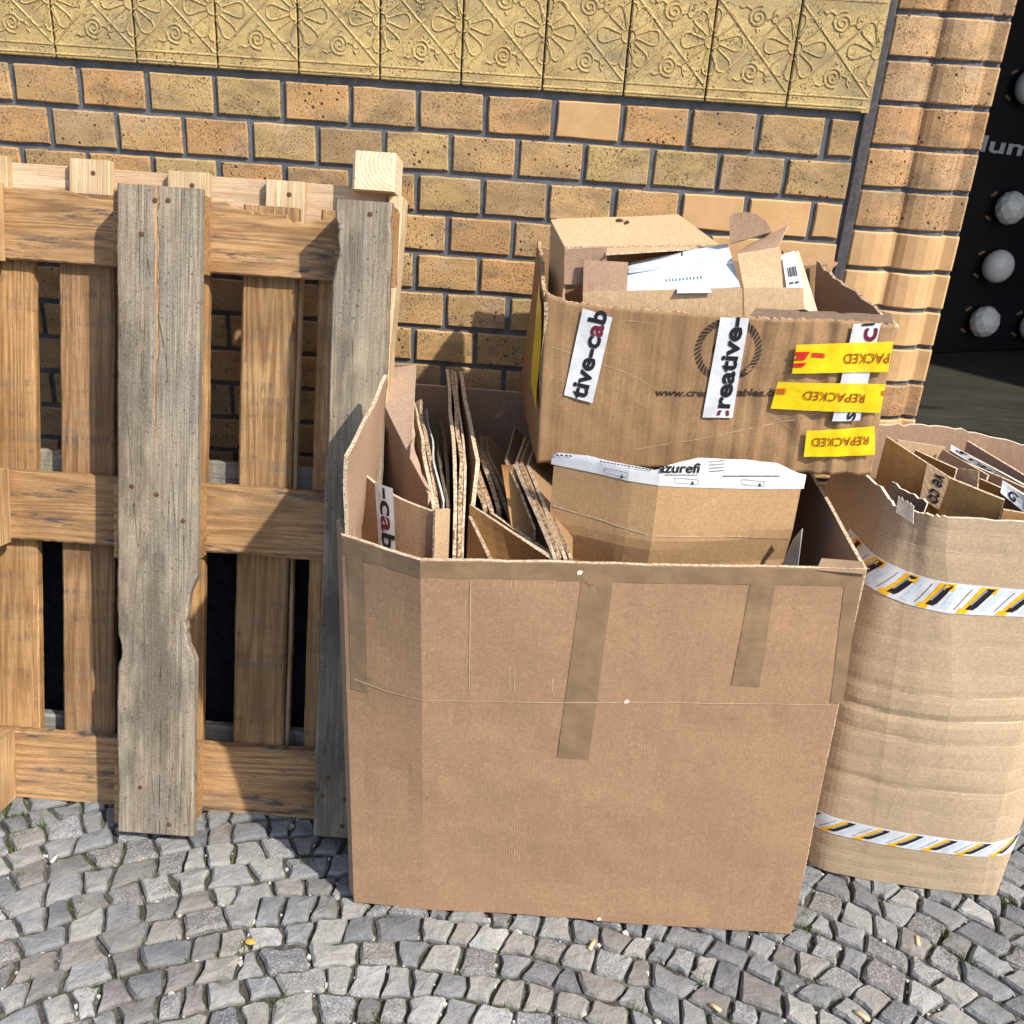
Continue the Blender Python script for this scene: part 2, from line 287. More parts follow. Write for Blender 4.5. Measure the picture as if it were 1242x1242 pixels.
# ------------------------------------------------------------------ object helpers
def link(name, verts, faces, mats, parent=None, smooth=False, fm=None):
    me = bpy.data.meshes.new(name); me.from_pydata([tuple(v) for v in verts], [], faces); me.update()
    for q in (mats if isinstance(mats, (list, tuple)) else [mats]): me.materials.append(K[q])
    if fm: me.polygons.foreach_set('material_index', fm)
    if smooth: me.polygons.foreach_set('use_smooth', [True]*len(me.polygons))
    o = bpy.data.objects.new(name, me); col.objects.link(o)
    if parent is not None: o.parent = parent
    return o
def copy(o, parent=None):
    c = o.copy(); col.objects.link(c); c.parent = parent; return c
def tag(o, label, cat, group=None):
    o['label'] = label; o['category'] = cat
    if group: o['group'] = group
    return o
def empty(name, loc=(0, 0, 0)):
    o = bpy.data.objects.new(name, None); o.location = loc; o.empty_display_size = .05; col.objects.link(o); return o

def solid(name, S, us, vs, th, mats, parent=None, smooth=False, torn=0., seed=0, inward=None):
    """closed sheet of thickness th whose outer face is S(u, v); mats = (faces, rim)"""
    nu, nv = len(us), len(vs); P = [[Vector(S(u, v)) for v in vs] for u in us]
    if torn:
        for i in range(nu):
            d = P[i][-1]-P[i][-2]; P[i][-1] += d.normalized()*(torn*(N(i*.9+seed, seed*1.7)+.6*N(i*2.7, seed)))
    V = []; 
    for i in range(nu):
        for j in range(nv): V.append(P[i][j])
    for i in range(nu):
        for j in range(nv):
            a = P[min(i+1, nu-1)][j]-P[max(i-1, 0)][j]; b = P[i][min(j+1, nv-1)]-P[i][max(j-1, 0)]
            n = a.cross(b).normalized(); V.append(P[i][j]-n*th)
    o_ = nu*nv; F = []; fm = []
    I = lambda i, j: i*nv+j
    for i in range(nu-1):
        for j in range(nv-1):
            F.append((I(i, j), I(i+1, j), I(i+1, j+1), I(i, j+1))); fm.append(0)
            F.append((o_+I(i, j+1), o_+I(i+1, j+1), o_+I(i+1, j), o_+I(i, j))); fm.append(0 if len(mats) < 3 else 2)
    for i in range(nu-1):
        F.append((I(i, 0), o_+I(i, 0), o_+I(i+1, 0), I(i+1, 0))); F.append((I(i+1, nv-1), o_+I(i+1, nv-1), o_+I(i, nv-1), I(i, nv-1))); fm += [1, 1]
    for j in range(nv-1):
        F.append((I(0, j+1), o_+I(0, j+1), o_+I(0, j), I(0, j))); F.append((I(nu-1, j), o_+I(nu-1, j), o_+I(nu-1, j+1), I(nu-1, j+1))); fm += [1, 1]
    o = link(name, V, F, mats, parent, False, fm)
    if smooth:
        o.data.polygons.foreach_set('use_smooth', [f != 1 for f in fm])
    return o
def lin(a, b, n): return [a+(b-a)*i/n for i in range(n+1)]
def quad(A, B, C, D, wr=.0, fr=9, seed=0, bow=0.):
    """S(u,v) on the quad A(0,0) B(1,0) C(1,1) D(0,1) with a little waviness"""
    A, B, C, D = map(Vector, (A, B, C, D)); n = (B-A).cross(D-A).normalized()
    def S(u, v):
        p = A*(1-u)*(1-v)+B*u*(1-v)+C*u*v+D*(1-u)*v
        q = p+n*(bow*math.sin(math.pi*u)*math.sin(math.pi*min(1, .15+.85*v)))
        if wr: q = q+n*(wr*noise.noise(p*fr+Vector((seed*3.1, seed, 0))))
        return q
    return S
def sheet(name, A, B, C, D, th=.005, mats=('kraft', 'edge'), parent=None, n=6, wr=.003, seed=0, torn=0., bow=0.):
    return solid(name, quad(A, B, C, D, wr, 9, seed, bow), lin(0, 1, n), lin(0, 1, n), th, mats, parent, False, torn, seed)
def box_mesh(x0, x1, y0, y1, z0, z1, bev=.002):
    bm = bmesh.new(); bmesh.ops.create_cube(bm, size=1)
    for v in bm.verts: v.co = Vector(((x0+x1)/2+v.co.x*(x1-x0), (y0+y1)/2+v.co.y*(y1-y0), (z0+z1)/2+v.co.z*(z1-z0)))
    if bev: bmesh.ops.bevel(bm, geom=bm.edges[:], offset=bev, segments=1, profile=.5, affect='EDGES')
    V = [v.co.copy() for v in bm.verts]; bm.verts.index_update(); F = [tuple(v.index for v in f.verts) for f in bm.faces]; bm.free(); return V, F
def join(parts):
    V, F = [], []
    for v, f in parts:
        o = len(V); V += list(v); F += [tuple(i+o for i in g) for g in f]
    return V, F

# decals: S maps plane coordinates (x, z) to the surface; off = height above it
def normal(S, x, z):
    e = .002; a = S(x+e, z)-S(x-e, z); b = S(x, z+e)-S(x, z-e); return a.cross(b).normalized()
def decal(name, S, q, mat, off, parent, nu=8, nv=8, wr=0., th=0.):
    if parent.name.startswith('printed_carton'): nu, nv = max(nu, 26), max(nv, 26)
    """patch over the plane-coordinate quad q (4 corners, counter-clockwise from lower left)"""
    V = []; F = []
    (ax, az), (bx, bz), (cx, cz), (dx, dz) = q
    for i in range(nu+1):
        for j in range(nv+1):
            u, v = i/nu, j/nv
            x = ax*(1-u)*(1-v)+bx*u*(1-v)+cx*u*v+dx*(1-u)*v; z = az*(1-u)*(1-v)+bz*u*(1-v)+cz*u*v+dz*(1-u)*v
            p = S(x, z); n = normal(S, x, z); V.append(p+n*(off+wr*abs(noise.noise(p*60))))
    for i in range(nu):
        for j in range(nv): F.append((i*(nv+1)+j, (i+1)*(nv+1)+j, (i+1)*(nv+1)+j+1, i*(nv+1)+j+1))
    return link(name, V, F, mat, parent)
def poly_decal(name, S, polys, mat, off, parent):
    if 1 < len(polys) <= 4:
        for p in polys: o = poly_decal(name, S, [p], mat, off, parent)
        return o
    V, F = [], []
    for p in polys:
        o = len(V)
        for x, z in p: V.append(S(x, z)+normal(S, x, z)*off)
        F.append(tuple(range(o, o+len(p))))
    o = link(name, V, F, mat, parent)
    if len(polys) > 4: o['kind'] = 'stuff'
    return o
def lettering(name, S, p0, p1, h, body, mat, off, parent, bold=.02, clip=None, shear=0., capk=.73, span=None, tilt=0.):
    V, F = glyphs(body, bold); xs = [a for a, b in V]; x0, x1 = min(xs), max(xs)
    d = Vector((p1[0]-p0[0], p1[1]-p0[1])); L = d.length; e = d/L; up = Vector((-e.y, e.x))
    bm = bmesh.new(); vv = [bm.verts.new(((a-x0)/(x1-x0)*L + shear*b/capk*h, b/capk*h, 0)) for a, b in V]
    for f in F:
        try: bm.faces.new([vv[i] for i in f])
        except ValueError: pass
    if clip:
        for x, sgn in ((clip[0], -1), (clip[1], 1)):
            bmesh.ops.bisect_plane(bm, geom=bm.verts[:]+bm.edges[:]+bm.faces[:], plane_co=(x*L, 0, 0), plane_no=(sgn, 0, 0), clear_outer=True)
    bm.verts.index_update(); W = []
    for v in bm.verts:
        x = p0[0]+e.x*v.co.x+up.x*v.co.y; z = p0[1]+e.y*v.co.x+up.y*v.co.y
        W.append(S(x, z)+normal(S, x, z)*off)
    G = [tuple(v.index for v in f.verts) for f in bm.faces]; bm.free()
    return link(name, W, G, mat, parent)
def two_tone(S, p0, p1, h, body, pre, post, off, parent, bold):
    """word in black with one maroon letter between the prefixes pre and post"""
    ext = lambda t: (min(v[0] for v in glyphs(t, bold)[0]), max(v[0] for v in glyphs(t, bold)[0]))
    a, b = ext(body); f1, f2 = (ext(pre)[1]-a+.012)/(b-a), (ext(post)[1]-a+.012)/(b-a)
    for mt, cl in (('black', (0, f1)), ('maroon', (f1, f2)), ('black', (f2, 1))): lettering('lettering', S, p0, p1, h, body, mt, off, parent, bold=bold, clip=cl)
def on(S, px, py, y0=-.6):
    y = y0
    for _ in range(6): p = at(px, py, y); y = S(p.x, p.z).y
    return (p.x, p.z)
def ons(S, pts, y0=-.6): return [on(S, a, b, y0) for a, b in pts]

# ================================================================== GROUND
pav = link('pavement', [(-30, -40, -.0105), (30, -40, -.0105), (30, 0.002, -.0105), (-30, 0.002, -.0105)], [(0, 1, 2, 3)], 'dirt'); pav['kind'] = 'structure'
CX, CY = .93, -1.97                     # centre of the segmental arcs the setts are laid in
def polar(r, th): return Vector((CX+r*math.sin(th), CY+r*math.cos(th)))
stones = []; r = .50; row = 0
rng = random.Random(3)
rows_r = []
while r < 2.35:
    h = rng.uniform(.045, .058); rows_r.append((r, h)); r += h
def wob(k, th): return .008*N(th*31*rows_r[min(k, len(rows_r)-1)][0], k*3.9)+ .015*N(th*9*rows_r[min(k, len(rows_r)-1)][0], k*7.3)
for k, (r, h) in enumerate(rows_r[:-1]):
    th = -1.35; rm = r+h/2; prev = None
    while th < 1.45:
        wd = rng.choice((rng.uniform(.034, .048), rng.uniform(.044, .062), rng.uniform(.05, .082)))/rm; t1 = th+wd
        sk0, sk1 = (rng.uniform(-.2, .2)*h/rm if prev is None else prev), rng.uniform(-.2, .2)*h/rm
        c = [(r+wob(k, th), th-sk0), (r+wob(k, t1), t1-sk1), (r+h+wob(k+1, t1), t1+sk1), (r+h+wob(k+1, th), th+sk0)]
        cw = polar(rm, (th+t1)/2)
        if -.35 < cw.x < 2.75 and -1.5 < cw.y < -.02: stones.append([polar(a, b) for a, b in c])
        prev = sk1; th = t1
def sett_mesh(q, rs):
    ctr = sum(q, Vector((0, 0)))/4; inset = rs.uniform(.0012, .0038)
    # outline with knocked-off corners and crooked sides
    out = []
    for i in range(4):
        a, b, z = q[i], q[(i+1) % 4], q[i-1]
        e1 = (b-a); e0 = (a-z); k1, k0 = rs.uniform(.03, .22), rs.uniform(.03, .22)
        out += [a-e0*k0*.6, a+e1*k1*.6, a+e1*.5+Vector((rs.uniform(-.004, .004), rs.uniform(-.004, .004)))]
    out = [p+(ctr-p).normalized()*(inset+rs.uniform(0, .0025)) for p in out]
    n = len(out); top = rs.uniform(-.0025, .003); tx, ty = rs.uniform(-.06, .06), rs.uniform(-.06, .06)
    V = []
    for p in out: V.append(Vector((p.x, p.y, -.03)))
    for p in out: V.append(Vector((p.x, p.y, top-.0058+rs.uniform(-.0022, .0012)+tx*(p.x-ctr.x)+ty*(p.y-ctr.y))))
    for p in out:
        s = p+(ctr-p)*rs.uniform(.08, .20); V.append(Vector((s.x, s.y, top+rs.uniform(-.0013, .0013)+tx*(p.x-ctr.x)+ty*(p.y-ctr.y))))
    V.append(Vector((ctr.x+rs.uniform(-.008, .008), ctr.y+rs.uniform(-.008, .008), top+rs.uniform(-.0002, .0018))))
    F = []
    for i in range(n):
        j = (i+1) % n; F += [(i, j, n+j, n+i), (n+i, n+j, 2*n+j, 2*n+i), (2*n+i, 2*n+j, 3*n)]
    return V, F, ctr
def in_view(c):
    q = ROT @ (np.array([c.x, c.y, 0])-CAM); x, y = 621+FOC*q[0]/q[2], 621+FOC*q[1]/q[2]
    return -40 < x < 1290 and y < 1290 and y > 930
vis = []; rest = []
for q in stones:
    V, F, c = sett_mesh(q, rng); (vis if in_view(c) else rest).append((V, F, c))
vis.sort(key=lambda t: t[2].y); rest += vis[298:]; vis = vis[:298]
for V, F, c in vis:
    o = link('cobble', [v-Vector((c.x, c.y, 0)) for v in V], F, 'stone', pav, False); o.location = (c.x, c.y, 0)
V, F = join([(V, F) for V, F, c in rest]); o = link('cobble_field', V, F, 'stone', pav); o['kind'] = 'stuff'
# grit, moss and grass in the joints
rg = random.Random(11); V, F = [], []
def tuft(x, y, n, h):
    for _ in range(n):
        a = rg.uniform(0, 6.28); bx, by = x+rg.gauss(0, .008), y+rg.gauss(0, .008); hh = h*rg.uniform(.4, 1.2); o = len(V)
        dx, dy = math.cos(a)*.0012, math.sin(a)*.0012; lx, ly = rg.gauss(0, .006), rg.gauss(0, .006)
        V.extend([Vector((bx-dx, by-dy, -.0105)), Vector((bx+dx, by+dy, -.012)), Vector((bx+lx, by+ly, hh))]); F.append((o, o+1, o+2))
spots = [(8, 985), (25, 990), (45, 1000), (18, 1015), (12, 1030), (25, 1062), (205, 1080), (290, 1150), (420, 1020), (975, 1110), (1190, 1070), (1200, 1075), (1145, 1130), (1155, 1160), (1180, 1170), (1225, 1095), (1000, 1010), (850, 1185), (610, 1225), (345, 1215), (1205, 1150), (980, 1125), (370, 1045), (455, 1235), (770, 1225), (95, 1095)]
for px, py in spots:
    p = atz(px, py, 0); tuft(p.x, p.y, 34, .012)
for _ in range(420):
    tuft(rg.uniform(.1, 2.3), rg.uniform(-1.3, -.5), 6, .0035)
o = link('joint_grass', V, F, 'grass'); o['kind'] = 'stuff'; o['label'] = 'short grass and moss growing in the joints between the cobbles'
parts = []
for _ in range(1300):
    x, y, s = rg.uniform(.1, 2.3), rg.uniform(-1.3, -.45), rg.choice((rg.uniform(.001, .0022), rg.uniform(.0012, .003), rg.uniform(.002, .0046)))
    vv, ff = box_mesh(-s, s*rg.uniform(.6, 1.4), -s, s, -s, s*.7, 0); a = rg.uniform(0, 3); m3 = Matrix.Rotation(a, 3, 'Z') @ Matrix.Rotation(rg.uniform(-.5, .5), 3, 'X')
    parts.append(([m3 @ v+Vector((x, y, -.0075)) for v in vv], ff))
V, F = join(parts); o = link('joint_grit', V, F, 'chalk'); o['kind'] = 'stuff'; o['label'] = 'pale stone grit and crumbs lying in the cobble joints'
def litter(name, px, py, ang, L, rad, mat, label, cat, group=None, z=.005):
    V, F = [], []; n = 8; p = atz(px, py, z)
    for s in (-.5, .5):
        for i in range(n): V.append(Vector((s*L, math.cos(6.283*i/n)*rad, math.sin(6.283*i/n)*rad*.8)))
    for i in range(n): F.append((i, (i+1) % n, n+(i+1) % n, n+i))
    F += [tuple(range(n-1, -1, -1)), tuple(range(n, 2*n))]
    o = link(name, V, F, mat, None, True); o.location = p; o.rotation_euler = (0, 0, R(ang)); return tag(o, label, cat, group)
litter('cigarette_butt', 66, 1041, 82, .022, .0036, 'chalk', 'pale cigarette butt standing in the joint below the left half of the pallets', 'cigarette butt', 'cigarette butts on the cobbles')
litter('cigarette_butt', 1113, 1141, 80, .020, .0038, 'butt', 'orange cigarette butt lying between cobbles below the taped tan carton', 'cigarette butt', 'cigarette butts on the cobbles')
litter('cigarette_butt', 718, 1146, 65, .022, .0036, 'butt', 'orange cigarette butt just in front of the big open carton', 'cigarette butt', 'cigarette butts on the cobbles')
litter('cigarette_butt', 1046, 1232, -40, .026, .0036, 'butt', 'cigarette butt at the bottom edge of the photo, right of centre', 'cigarette butt', 'cigarette butts on the cobbles')
litter('cigarette_butt', 868, 1222, -38, .02, .0034, 'butt', 'cigarette butt near the bottom edge, below the right end of the big carton', 'cigarette butt', 'cigarette butts on the cobbles')
def leafy():
    V, F = [], []; p = atz(304, 1143, .004)
    for i in range(9): V.append(Vector((math.cos(.7*i)*.009*(1+.3*N(i*2.2)), math.sin(.7*i)*.007, .002*N(i*1.3)+.002)))
    V.append(Vector((0, 0, .005)))
    for i in range(9): F.append((i, (i+1) % 9, 9))
    o = link('dry_leaf', V, F, 'leaf'); o.location = p; tag(o, 'small crumpled yellow leaf on the cobbles below the grey centre plank', 'leaf')
leafy()

# ================================================================== BRICK WALL
TZ, CRS, BW = 1.33, .077, .13
wall = empty('brick_wall', (0, 0, 0)); tag(wall, 'yellow and orange clinker brick wall with a relief tile frieze behind the pallets and cartons', 'wall')
V, F = box_mesh(-1.2, 1.622, .006, .30, .0, 3.0, 0); link('mortar_bed', V, F, 'mortar', wall)
def brick_verts(wd, ht, dp, rs):
    # face outline with slightly crooked arrises, bevelled, 4 sides
    ou = []
    for (x0, z0, x1, z1, n) in ((-wd/2, -ht/2, wd/2, -ht/2, 4), (wd/2, -ht/2, wd/2, ht/2, 2), (wd/2, ht/2, -wd/2, ht/2, 4), (-wd/2, ht/2, -wd/2, -ht/2, 2)):
        for i in range(n): t = i/n; ou.append(Vector((lerp(x0, x1, t)+rs.uniform(-.0011, .0011), 0, lerp(z0, z1, t)+rs.uniform(-.0011, .0011))))
    n = len(ou); V = []
    for p in ou: V.append(Vector((p.x, dp, p.z)))
    for p in ou: V.append(Vector((p.x, .0028, p.z)))
    for p in ou: V.append(Vector((p.x-math.copysign(.0024, p.x)*(abs(p.x) > wd*.45), -.0004*rs.random(), p.z-math.copysign(.0024, p.z)*(abs(p.z) > ht*.42))))
    F = [(i, (i+1) % n, n+(i+1) % n, n+i) for i in range(n)]+[(n+i, n+(i+1) % n, 2*n+(i+1) % n, 2*n+i) for i in range(n)]+[tuple(range(2*n, 3*n))]
    return V, F
rb = random.Random(5)
fulls = [brick_verts(BW-.0105, CRS-.0105, .012, rb) for _ in range(6)]
fme = []
for V, F in fulls:
    o = link('brick', V, F, 'brick', wall); fme.append(o.data); bpy.data.objects.remove(o)
plain_me = []
for d in fme[:3]:
    e = d.copy(); e.materials.clear(); e.materials.append(K['plain']); plain_me.append(e)
pal = [(.59, .345, .15), (.61, .365, .16), (.60, .355, .16), (.58, .375, .175), (.57, .33, .145), (.51, .37, .16), (.60, .385, .175), (.50, .32, .155), (.58, .335, .145), (.46, .30, .15), (.56, .36, .16), (.53, .365, .165), (.42, .285, .15)]
half = brick_verts(.065-.004, CRS-.012, .012, rb)
more = []
for rowi in range(1, 14):
    zc = TZ-.006-(rowi-.5)*CRS; off = 0 if rowi % 2 else .5
    for i in range(-7, 13):
        xc = (i+off+.5)*BW
        if zc < .36: continue
        x1 = xc+BW/2
        if xc-BW/2 > 1.60: continue
        isplain = (rowi == 1 and i == 8) or (rowi in (3, 4) and i >= 10)
        if x1 > 1.63:      # cut brick against the pier joint
            wd = 1.616-(xc-BW/2)-.0065
            if wd < .02: continue
            vv, ff = brick_verts(wd, CRS-.012, .012, rb); o = link('brick', vv, ff, 'plain' if isplain else 'brick', wall); o.location = (xc-BW/2+.0065+wd/2, 0, zc)
        elif i < -3:
            vv, ff = brick_verts(BW-.0105, CRS-.0105, .012, rb); more.append(([v+Vector((xc, 0, zc)) for v in vv], ff)); continue
        else:
            o = bpy.data.objects.new('brick', rb.choice(plain_me if isplain else fme)); col.objects.link(o); o.parent = wall; o.location = (xc+rb.uniform(-.001, .001), rb.uniform(-.0012, .0012), zc+rb.uniform(-.0008, .0008))
        c = (.60, .375, .185) if isplain else rb.choice(pal)
        k = rb.uniform(.9, 1.08); o.color = (c[0]*k, c[1]*k, c[2]*k, 1)
for zr in range(14):
    zc = 1.565+.0385+zr*CRS
    for i in range(-7, 12): 
        vv, ff = brick_verts(BW-.0105, CRS-.0105, .012, rb); more.append(([v+Vector(((i+.5+.5*(zr % 2))*BW, 0, zc)) for v in vv], ff))
V, F = join(more); o = link('outer_brickwork', V, F, 'brick', wall); o['kind'] = 'stuff'; o.color = (.47, .27, .115, 1)
V, F = box_mesh(-1.2, 1.62, -.012, .004, .0, .355, .004); link('plinth', V, F, 'plinth', wall)

# frieze tiles with moulded relief
TW, TH = .1533, .225
tv, tf = box_mesh(-TW/2+.0016, TW/2-.0016, -.006, .01, .0035, TH, .0022)
def ridge(pts, wdt, ht, closed=False, y0=-.0058):
    wdt = [q*1.25 for q in wdt] if isinstance(wdt, list) else wdt*1.25
    """flat raised bead along a polyline in the tile plane"""
    n = len(pts); V, F = [], []
    for i, p in enumerate(pts):
        a = pts[i-1] if (i or closed) else pts[0]; b = pts[(i+1) % n] if (i < n-1 or closed) else pts[-1]
        d = (Vector(b)-Vector(a)).normalized(); nn = Vector((-d.y, d.x)); w_ = wdt[i] if isinstance(wdt, list) else wdt
        for s, hh in ((-1, 0), (-.35, ht), (.35, ht), (1, 0)): V.append(Vector((p[0]+nn.x*s*w_*.46, y0-hh*.7, p[1]+nn.y*s*w_*.46)))
    m_ = n if closed else n-1
    for i in range(m_):
        j = (i+1) % n
        for k in range(3): F.append((i*4+k, j*4+k, j*4+k+1, i*4+k+1))
    return V, F
def relief():
    P = []; zb, h2 = .030, TW/2; zc = zb+h2; e = .003
    P += [ridge([(-h2+e, zb+.0), (h2-e, zb+2*h2-.004)], .0045, .0024), ridge([(-h2+e, zb+2*h2-.004), (h2-e, zb)], .0045, .0024)]
    P += [ridge([(-h2+.002, z), (h2-.002, z)], .004, .0022) for z in (.011, .027)]
    P += [ridge([(-h2+.002, z), (h2-.002, z)], .005, .0018) for z in (zb+2*h2+.006, zb+2*h2+.022)]
    for sx in (-1, 1):         # half of a six-petalled flower on either side joint
        fx = sx*h2
        P.append(ridge([(fx-sx*(.0115*math.cos(a)+.0016), zc+.0115*math.sin(a)) for a in lin(-1.52, 1.52, 8)], .0035, .0026))
        for a0 in (-.98, 0., .98):
            pts = []
            for ax_, hw in ((.0145, .0035), (.026, .0072), (.037, .0112), (.0455, .0132), (.0515, .0118), (.0555, .0075), (.057, 0), (.0555, -.0075), (.0515, -.0118), (.0455, -.0132), (.037, -.0112), (.026, -.0072), (.0145, -.0035)):
                pts.append((fx-sx*(ax_*math.cos(a0)-hw*math.sin(a0)), zc+ax_*math.sin(a0)+hw*math.cos(a0)))
            pts = [(max(-h2+.002, min(h2-.002, a)), b) for a, b in pts]
            P.append(ridge(pts, .0034, .0026))
        for a0 in (-1.5, 1.5):
            P.append(ridge([(fx-sx*.0022, zc+math.copysign(.018, a0)), (fx-sx*.0105, zc+math.copysign(.036, a0)), (fx-sx*.0125, zc+math.copysign(.046, a0)), (fx-sx*.009, zc+math.copysign(.054, a0)), (fx-sx*.0022, zc+math.copysign(.057, a0))], .0034, .0026))
    for sz in (-1, 1):         # volutes in the lower and upper triangles
        ox, oz = (.002, zc+sz*.046)
        sp = [(ox+(.0025+.0165*t)*math.cos(sz*(2.2-t*13.5)), oz+(.0025+.0165*t)*math.sin(sz*(2.2-t*13.5))) for t in lin(0, 1, 34)]
        P.append(ridge(sp, [.0026+.0018*t for t in lin(0, 1, 34)], .0028))
        ex, ez = sp[-1]
        P.append(ridge([(ox-.014, oz+sz*.012), (ox-.024, oz+sz*.0165), (ox-.032, oz+sz*.013), (ox-.037, oz+sz*.017)], [.0045, .0045, .004, .002], .0026))
        P.append(ridge([(ox+.015, oz-sz*.004), (ox+.024, oz-sz*.001), (ox+.031, oz+sz*.006), (ox+.036, oz+sz*.004)], [.0045, .0045, .004, .002], .0026))
        P.append(ridge([(ox+.024, oz-sz*.001), (ox+.028, oz-sz*.008), (ox+.034, oz-sz*.009)], [.004, .0035, .002], .0026))
        P.append(ridge([(ox+.026, oz+sz*.002), (ox+.027, oz+sz*.010), (ox+.031, oz+sz*.016)], [.004, .0035, .002], .0026))
        P.append(ridge([(ox-.002, oz-sz*.018), (ox+.001, oz-sz*.025), (ox+.005, oz-sz*.0215)], [.003, .004, .0025], .0024))
    return join(P)
rv, rf = relief()
t0 = link('frieze_tile', tv, tf, 'tile', wall); r0 = link('tile_relief', rv, rf, 'tile', t0)
first = True
for i in range(-7, 10):
    xc = .0936+(i+.5)*TW
    if first: t, rl = t0, r0; first = False
    else: t = copy(t0, wall); rl = copy(r0, t)
    t.location = (xc, rb.uniform(-.0008, .0008), TZ)
xl_ = .0936+10*TW; xr_ = 1.617
vv, ff = box_mesh(xl_+.0016, xr_-.001, -.006, .01, .0035, TH, .0012); t = link('frieze_tile', vv, ff, 'tile', wall); t.location = (0, 0, TZ)

# ================================================================== PIER OF MOULDED BRICKS beside the shop window
pier = empty('brick_pier', (1.74, 0, 0)); tag(pier, 'sunlit pier of moulded bricks between the tiled wall and the dark shop window', 'pier')
prof = [(1.645, .10), (1.645, .004), (1.649, -.002), (1.668, -.006), (1.690, -.007), (1.712, -.003), (1.722, .003), (1.728, .0065), (1.735, .006), (1.741, .0005), (1.752, -.006), (1.772, -.0115), (1.792, -.012), (1.808, -.008), (1.8165, -.004), (1.8195, -.0035), (1.8275, .0075), (1.832, .0085), (1.853, .0025), (1.858, .006), (1.858, .10)]
def moulded(rs, ht=CRS-.0088):
    n = len(prof); V, F = [], []; lv = [(-ht/2, .003), (-ht/2+.0026, 0), (ht/2-.0026, 0), (ht/2, .003)]
    for z, ins in lv:
        for i, (x, y) in enumerate(prof): 
            V.append(Vector((x-1.7515, y+(ins if 0 < i < n-1 else 0)+rs.uniform(-.0004, .0004), z+rs.uniform(-.0006, .0006))))
    for k in range(3):
        for i in range(n-1): F.append((k*n+i, k*n+i+1, (k+1)*n+i+1, (k+1)*n+i))
    F += [tuple(range(n-1, -1, -1)), tuple(range(3*n, 4*n))]; return V, F
mm = [link('moulded_brick', *moulded(rb), 'brick', pier).data for _ in range(4)]
for o in list(pier.children): bpy.data.objects.remove(o)
mp_ = [d.copy() for d in mm]
for d in mp_: d.materials.clear(); d.materials.append(K['plain'])
PZ = 1.237+CRS*7
for i in range(0, 24):
    zc = PZ-i*CRS
    if zc < .04: break
    pl_ = zc < 1.10 and i not in (13,)
    o = bpy.data.objects.new('moulded_brick', rb.choice(mp_ if pl_ else mm)); col.objects.link(o); o.parent = pier; o.location = (1.7515-1.74+rb.uniform(-.0012, .0012), rb.uniform(-.001, .001), zc)
    c = (.62, .395, .20) if pl_ else rb.choice([(.57, .345, .17), (.60, .37, .18), (.56, .325, .155), (.60, .38, .20)]); k = rb.uniform(.93, 1.06); o.color = (c[0]*k, c[1]*k, c[2]*k, 1)
link('mortar_core', [Vector((x-1.74, y+.0065 if 0 < i < len(prof)-1 else y, z)) for z in (0, 3.0) for i, (x, y) in enumerate(prof)], [(i, i+1, len(prof)+i+1, len(prof)+i) for i in range(len(prof)-1)]+[(0, len(prof), 2*len(prof)-1, len(prof)-1)], 'mortar', pier)
V, F = box_mesh(1.6225-1.74, 1.6455-1.74, -.001, .05, 0, 3.0, .003); link('joint_strip', V, F, 'strip', pier)

# ================================================================== SHOP WINDOW recess with its display
win = empty('shop_window', (2.4, .2, 0)); tag(win, 'dark recessed shop window to the right of the brick pier', 'window')
def part(name, b, mat, parent, off=(2.4, .2, 0), bev=.002):
    V, F = box_mesh(*b, bev); return link(name, [v-Vector(off) for v in V], F, mat, parent)
part('window_sill', (1.862, 3.30, .03, 1.9, .54, .60), 'sill', win); part('sill_wall', (1.862, 3.30, .04, .20, .0, .538), 'plinth', win)
part('reveal', (1.80, 1.86, .105, 2.0, .0, 2.6), 'blackboard', win); part('reveal', (3.31, 3.40, .05, 2.0, .0, 2.6), 'blackboard', win)
part('lintel', (1.862, 3.30, .01, 1.9, 2.30, 2.60), 'blackboard', win); part('back_wall', (1.80, 3.40, 2.01, 2.06, .0, 2.6), 'blackboard', win)
part('outer_pier', (3.30, 4.6, .0, .30, .0, 3.0), 'plain', win); bpy.data.objects['outer_pier'].color = (.5, .3, .13, 1)
board = empty('display_board', (2.242, 1.037, .60)); board.rotation_euler = (0, 0, math.atan2(.135, .367)); tag(board, 'black display board standing in the shop window behind the round white lamps', 'display board')
V, F = box_mesh(-.30, 1.0, 0, .04, .002, 1.5, .003); link('panel', V, F, 'blackboard', board)
bm_ = Matrix.Translation(board.location) @ board.rotation_euler.to_matrix().to_4x4(); bi = bm_.inverted()
def onboard(px, py):
    o_, d = bi @ Vector(CAM), bi.to_3x3() @ Vector(ray(px, py)); t = -o_.y/d.y; p = o_+d*t; return p
Sb = lambda x, z: Vector((x, 0, z))
a, b = onboard(1188, 183), onboard(1250, 190)
lettering('lettering', Sb, (a.x, a.z), (b.x, b.z), .045, 'lum', 'sign', .002, board)
lamp_lab = {(1241, 104): 'round white lamp on the black board, cut by the right photo edge near the top', (1216, 250): 'faceted white lamp just below the grey lettering on the black board', (1201, 320): 'round white lamp in the middle of the left lamp column', (1185, 387): 'faceted white lamp at the bottom of the left lamp column', (1246, 392): 'lowest white lamp cut by the right photo edge'}
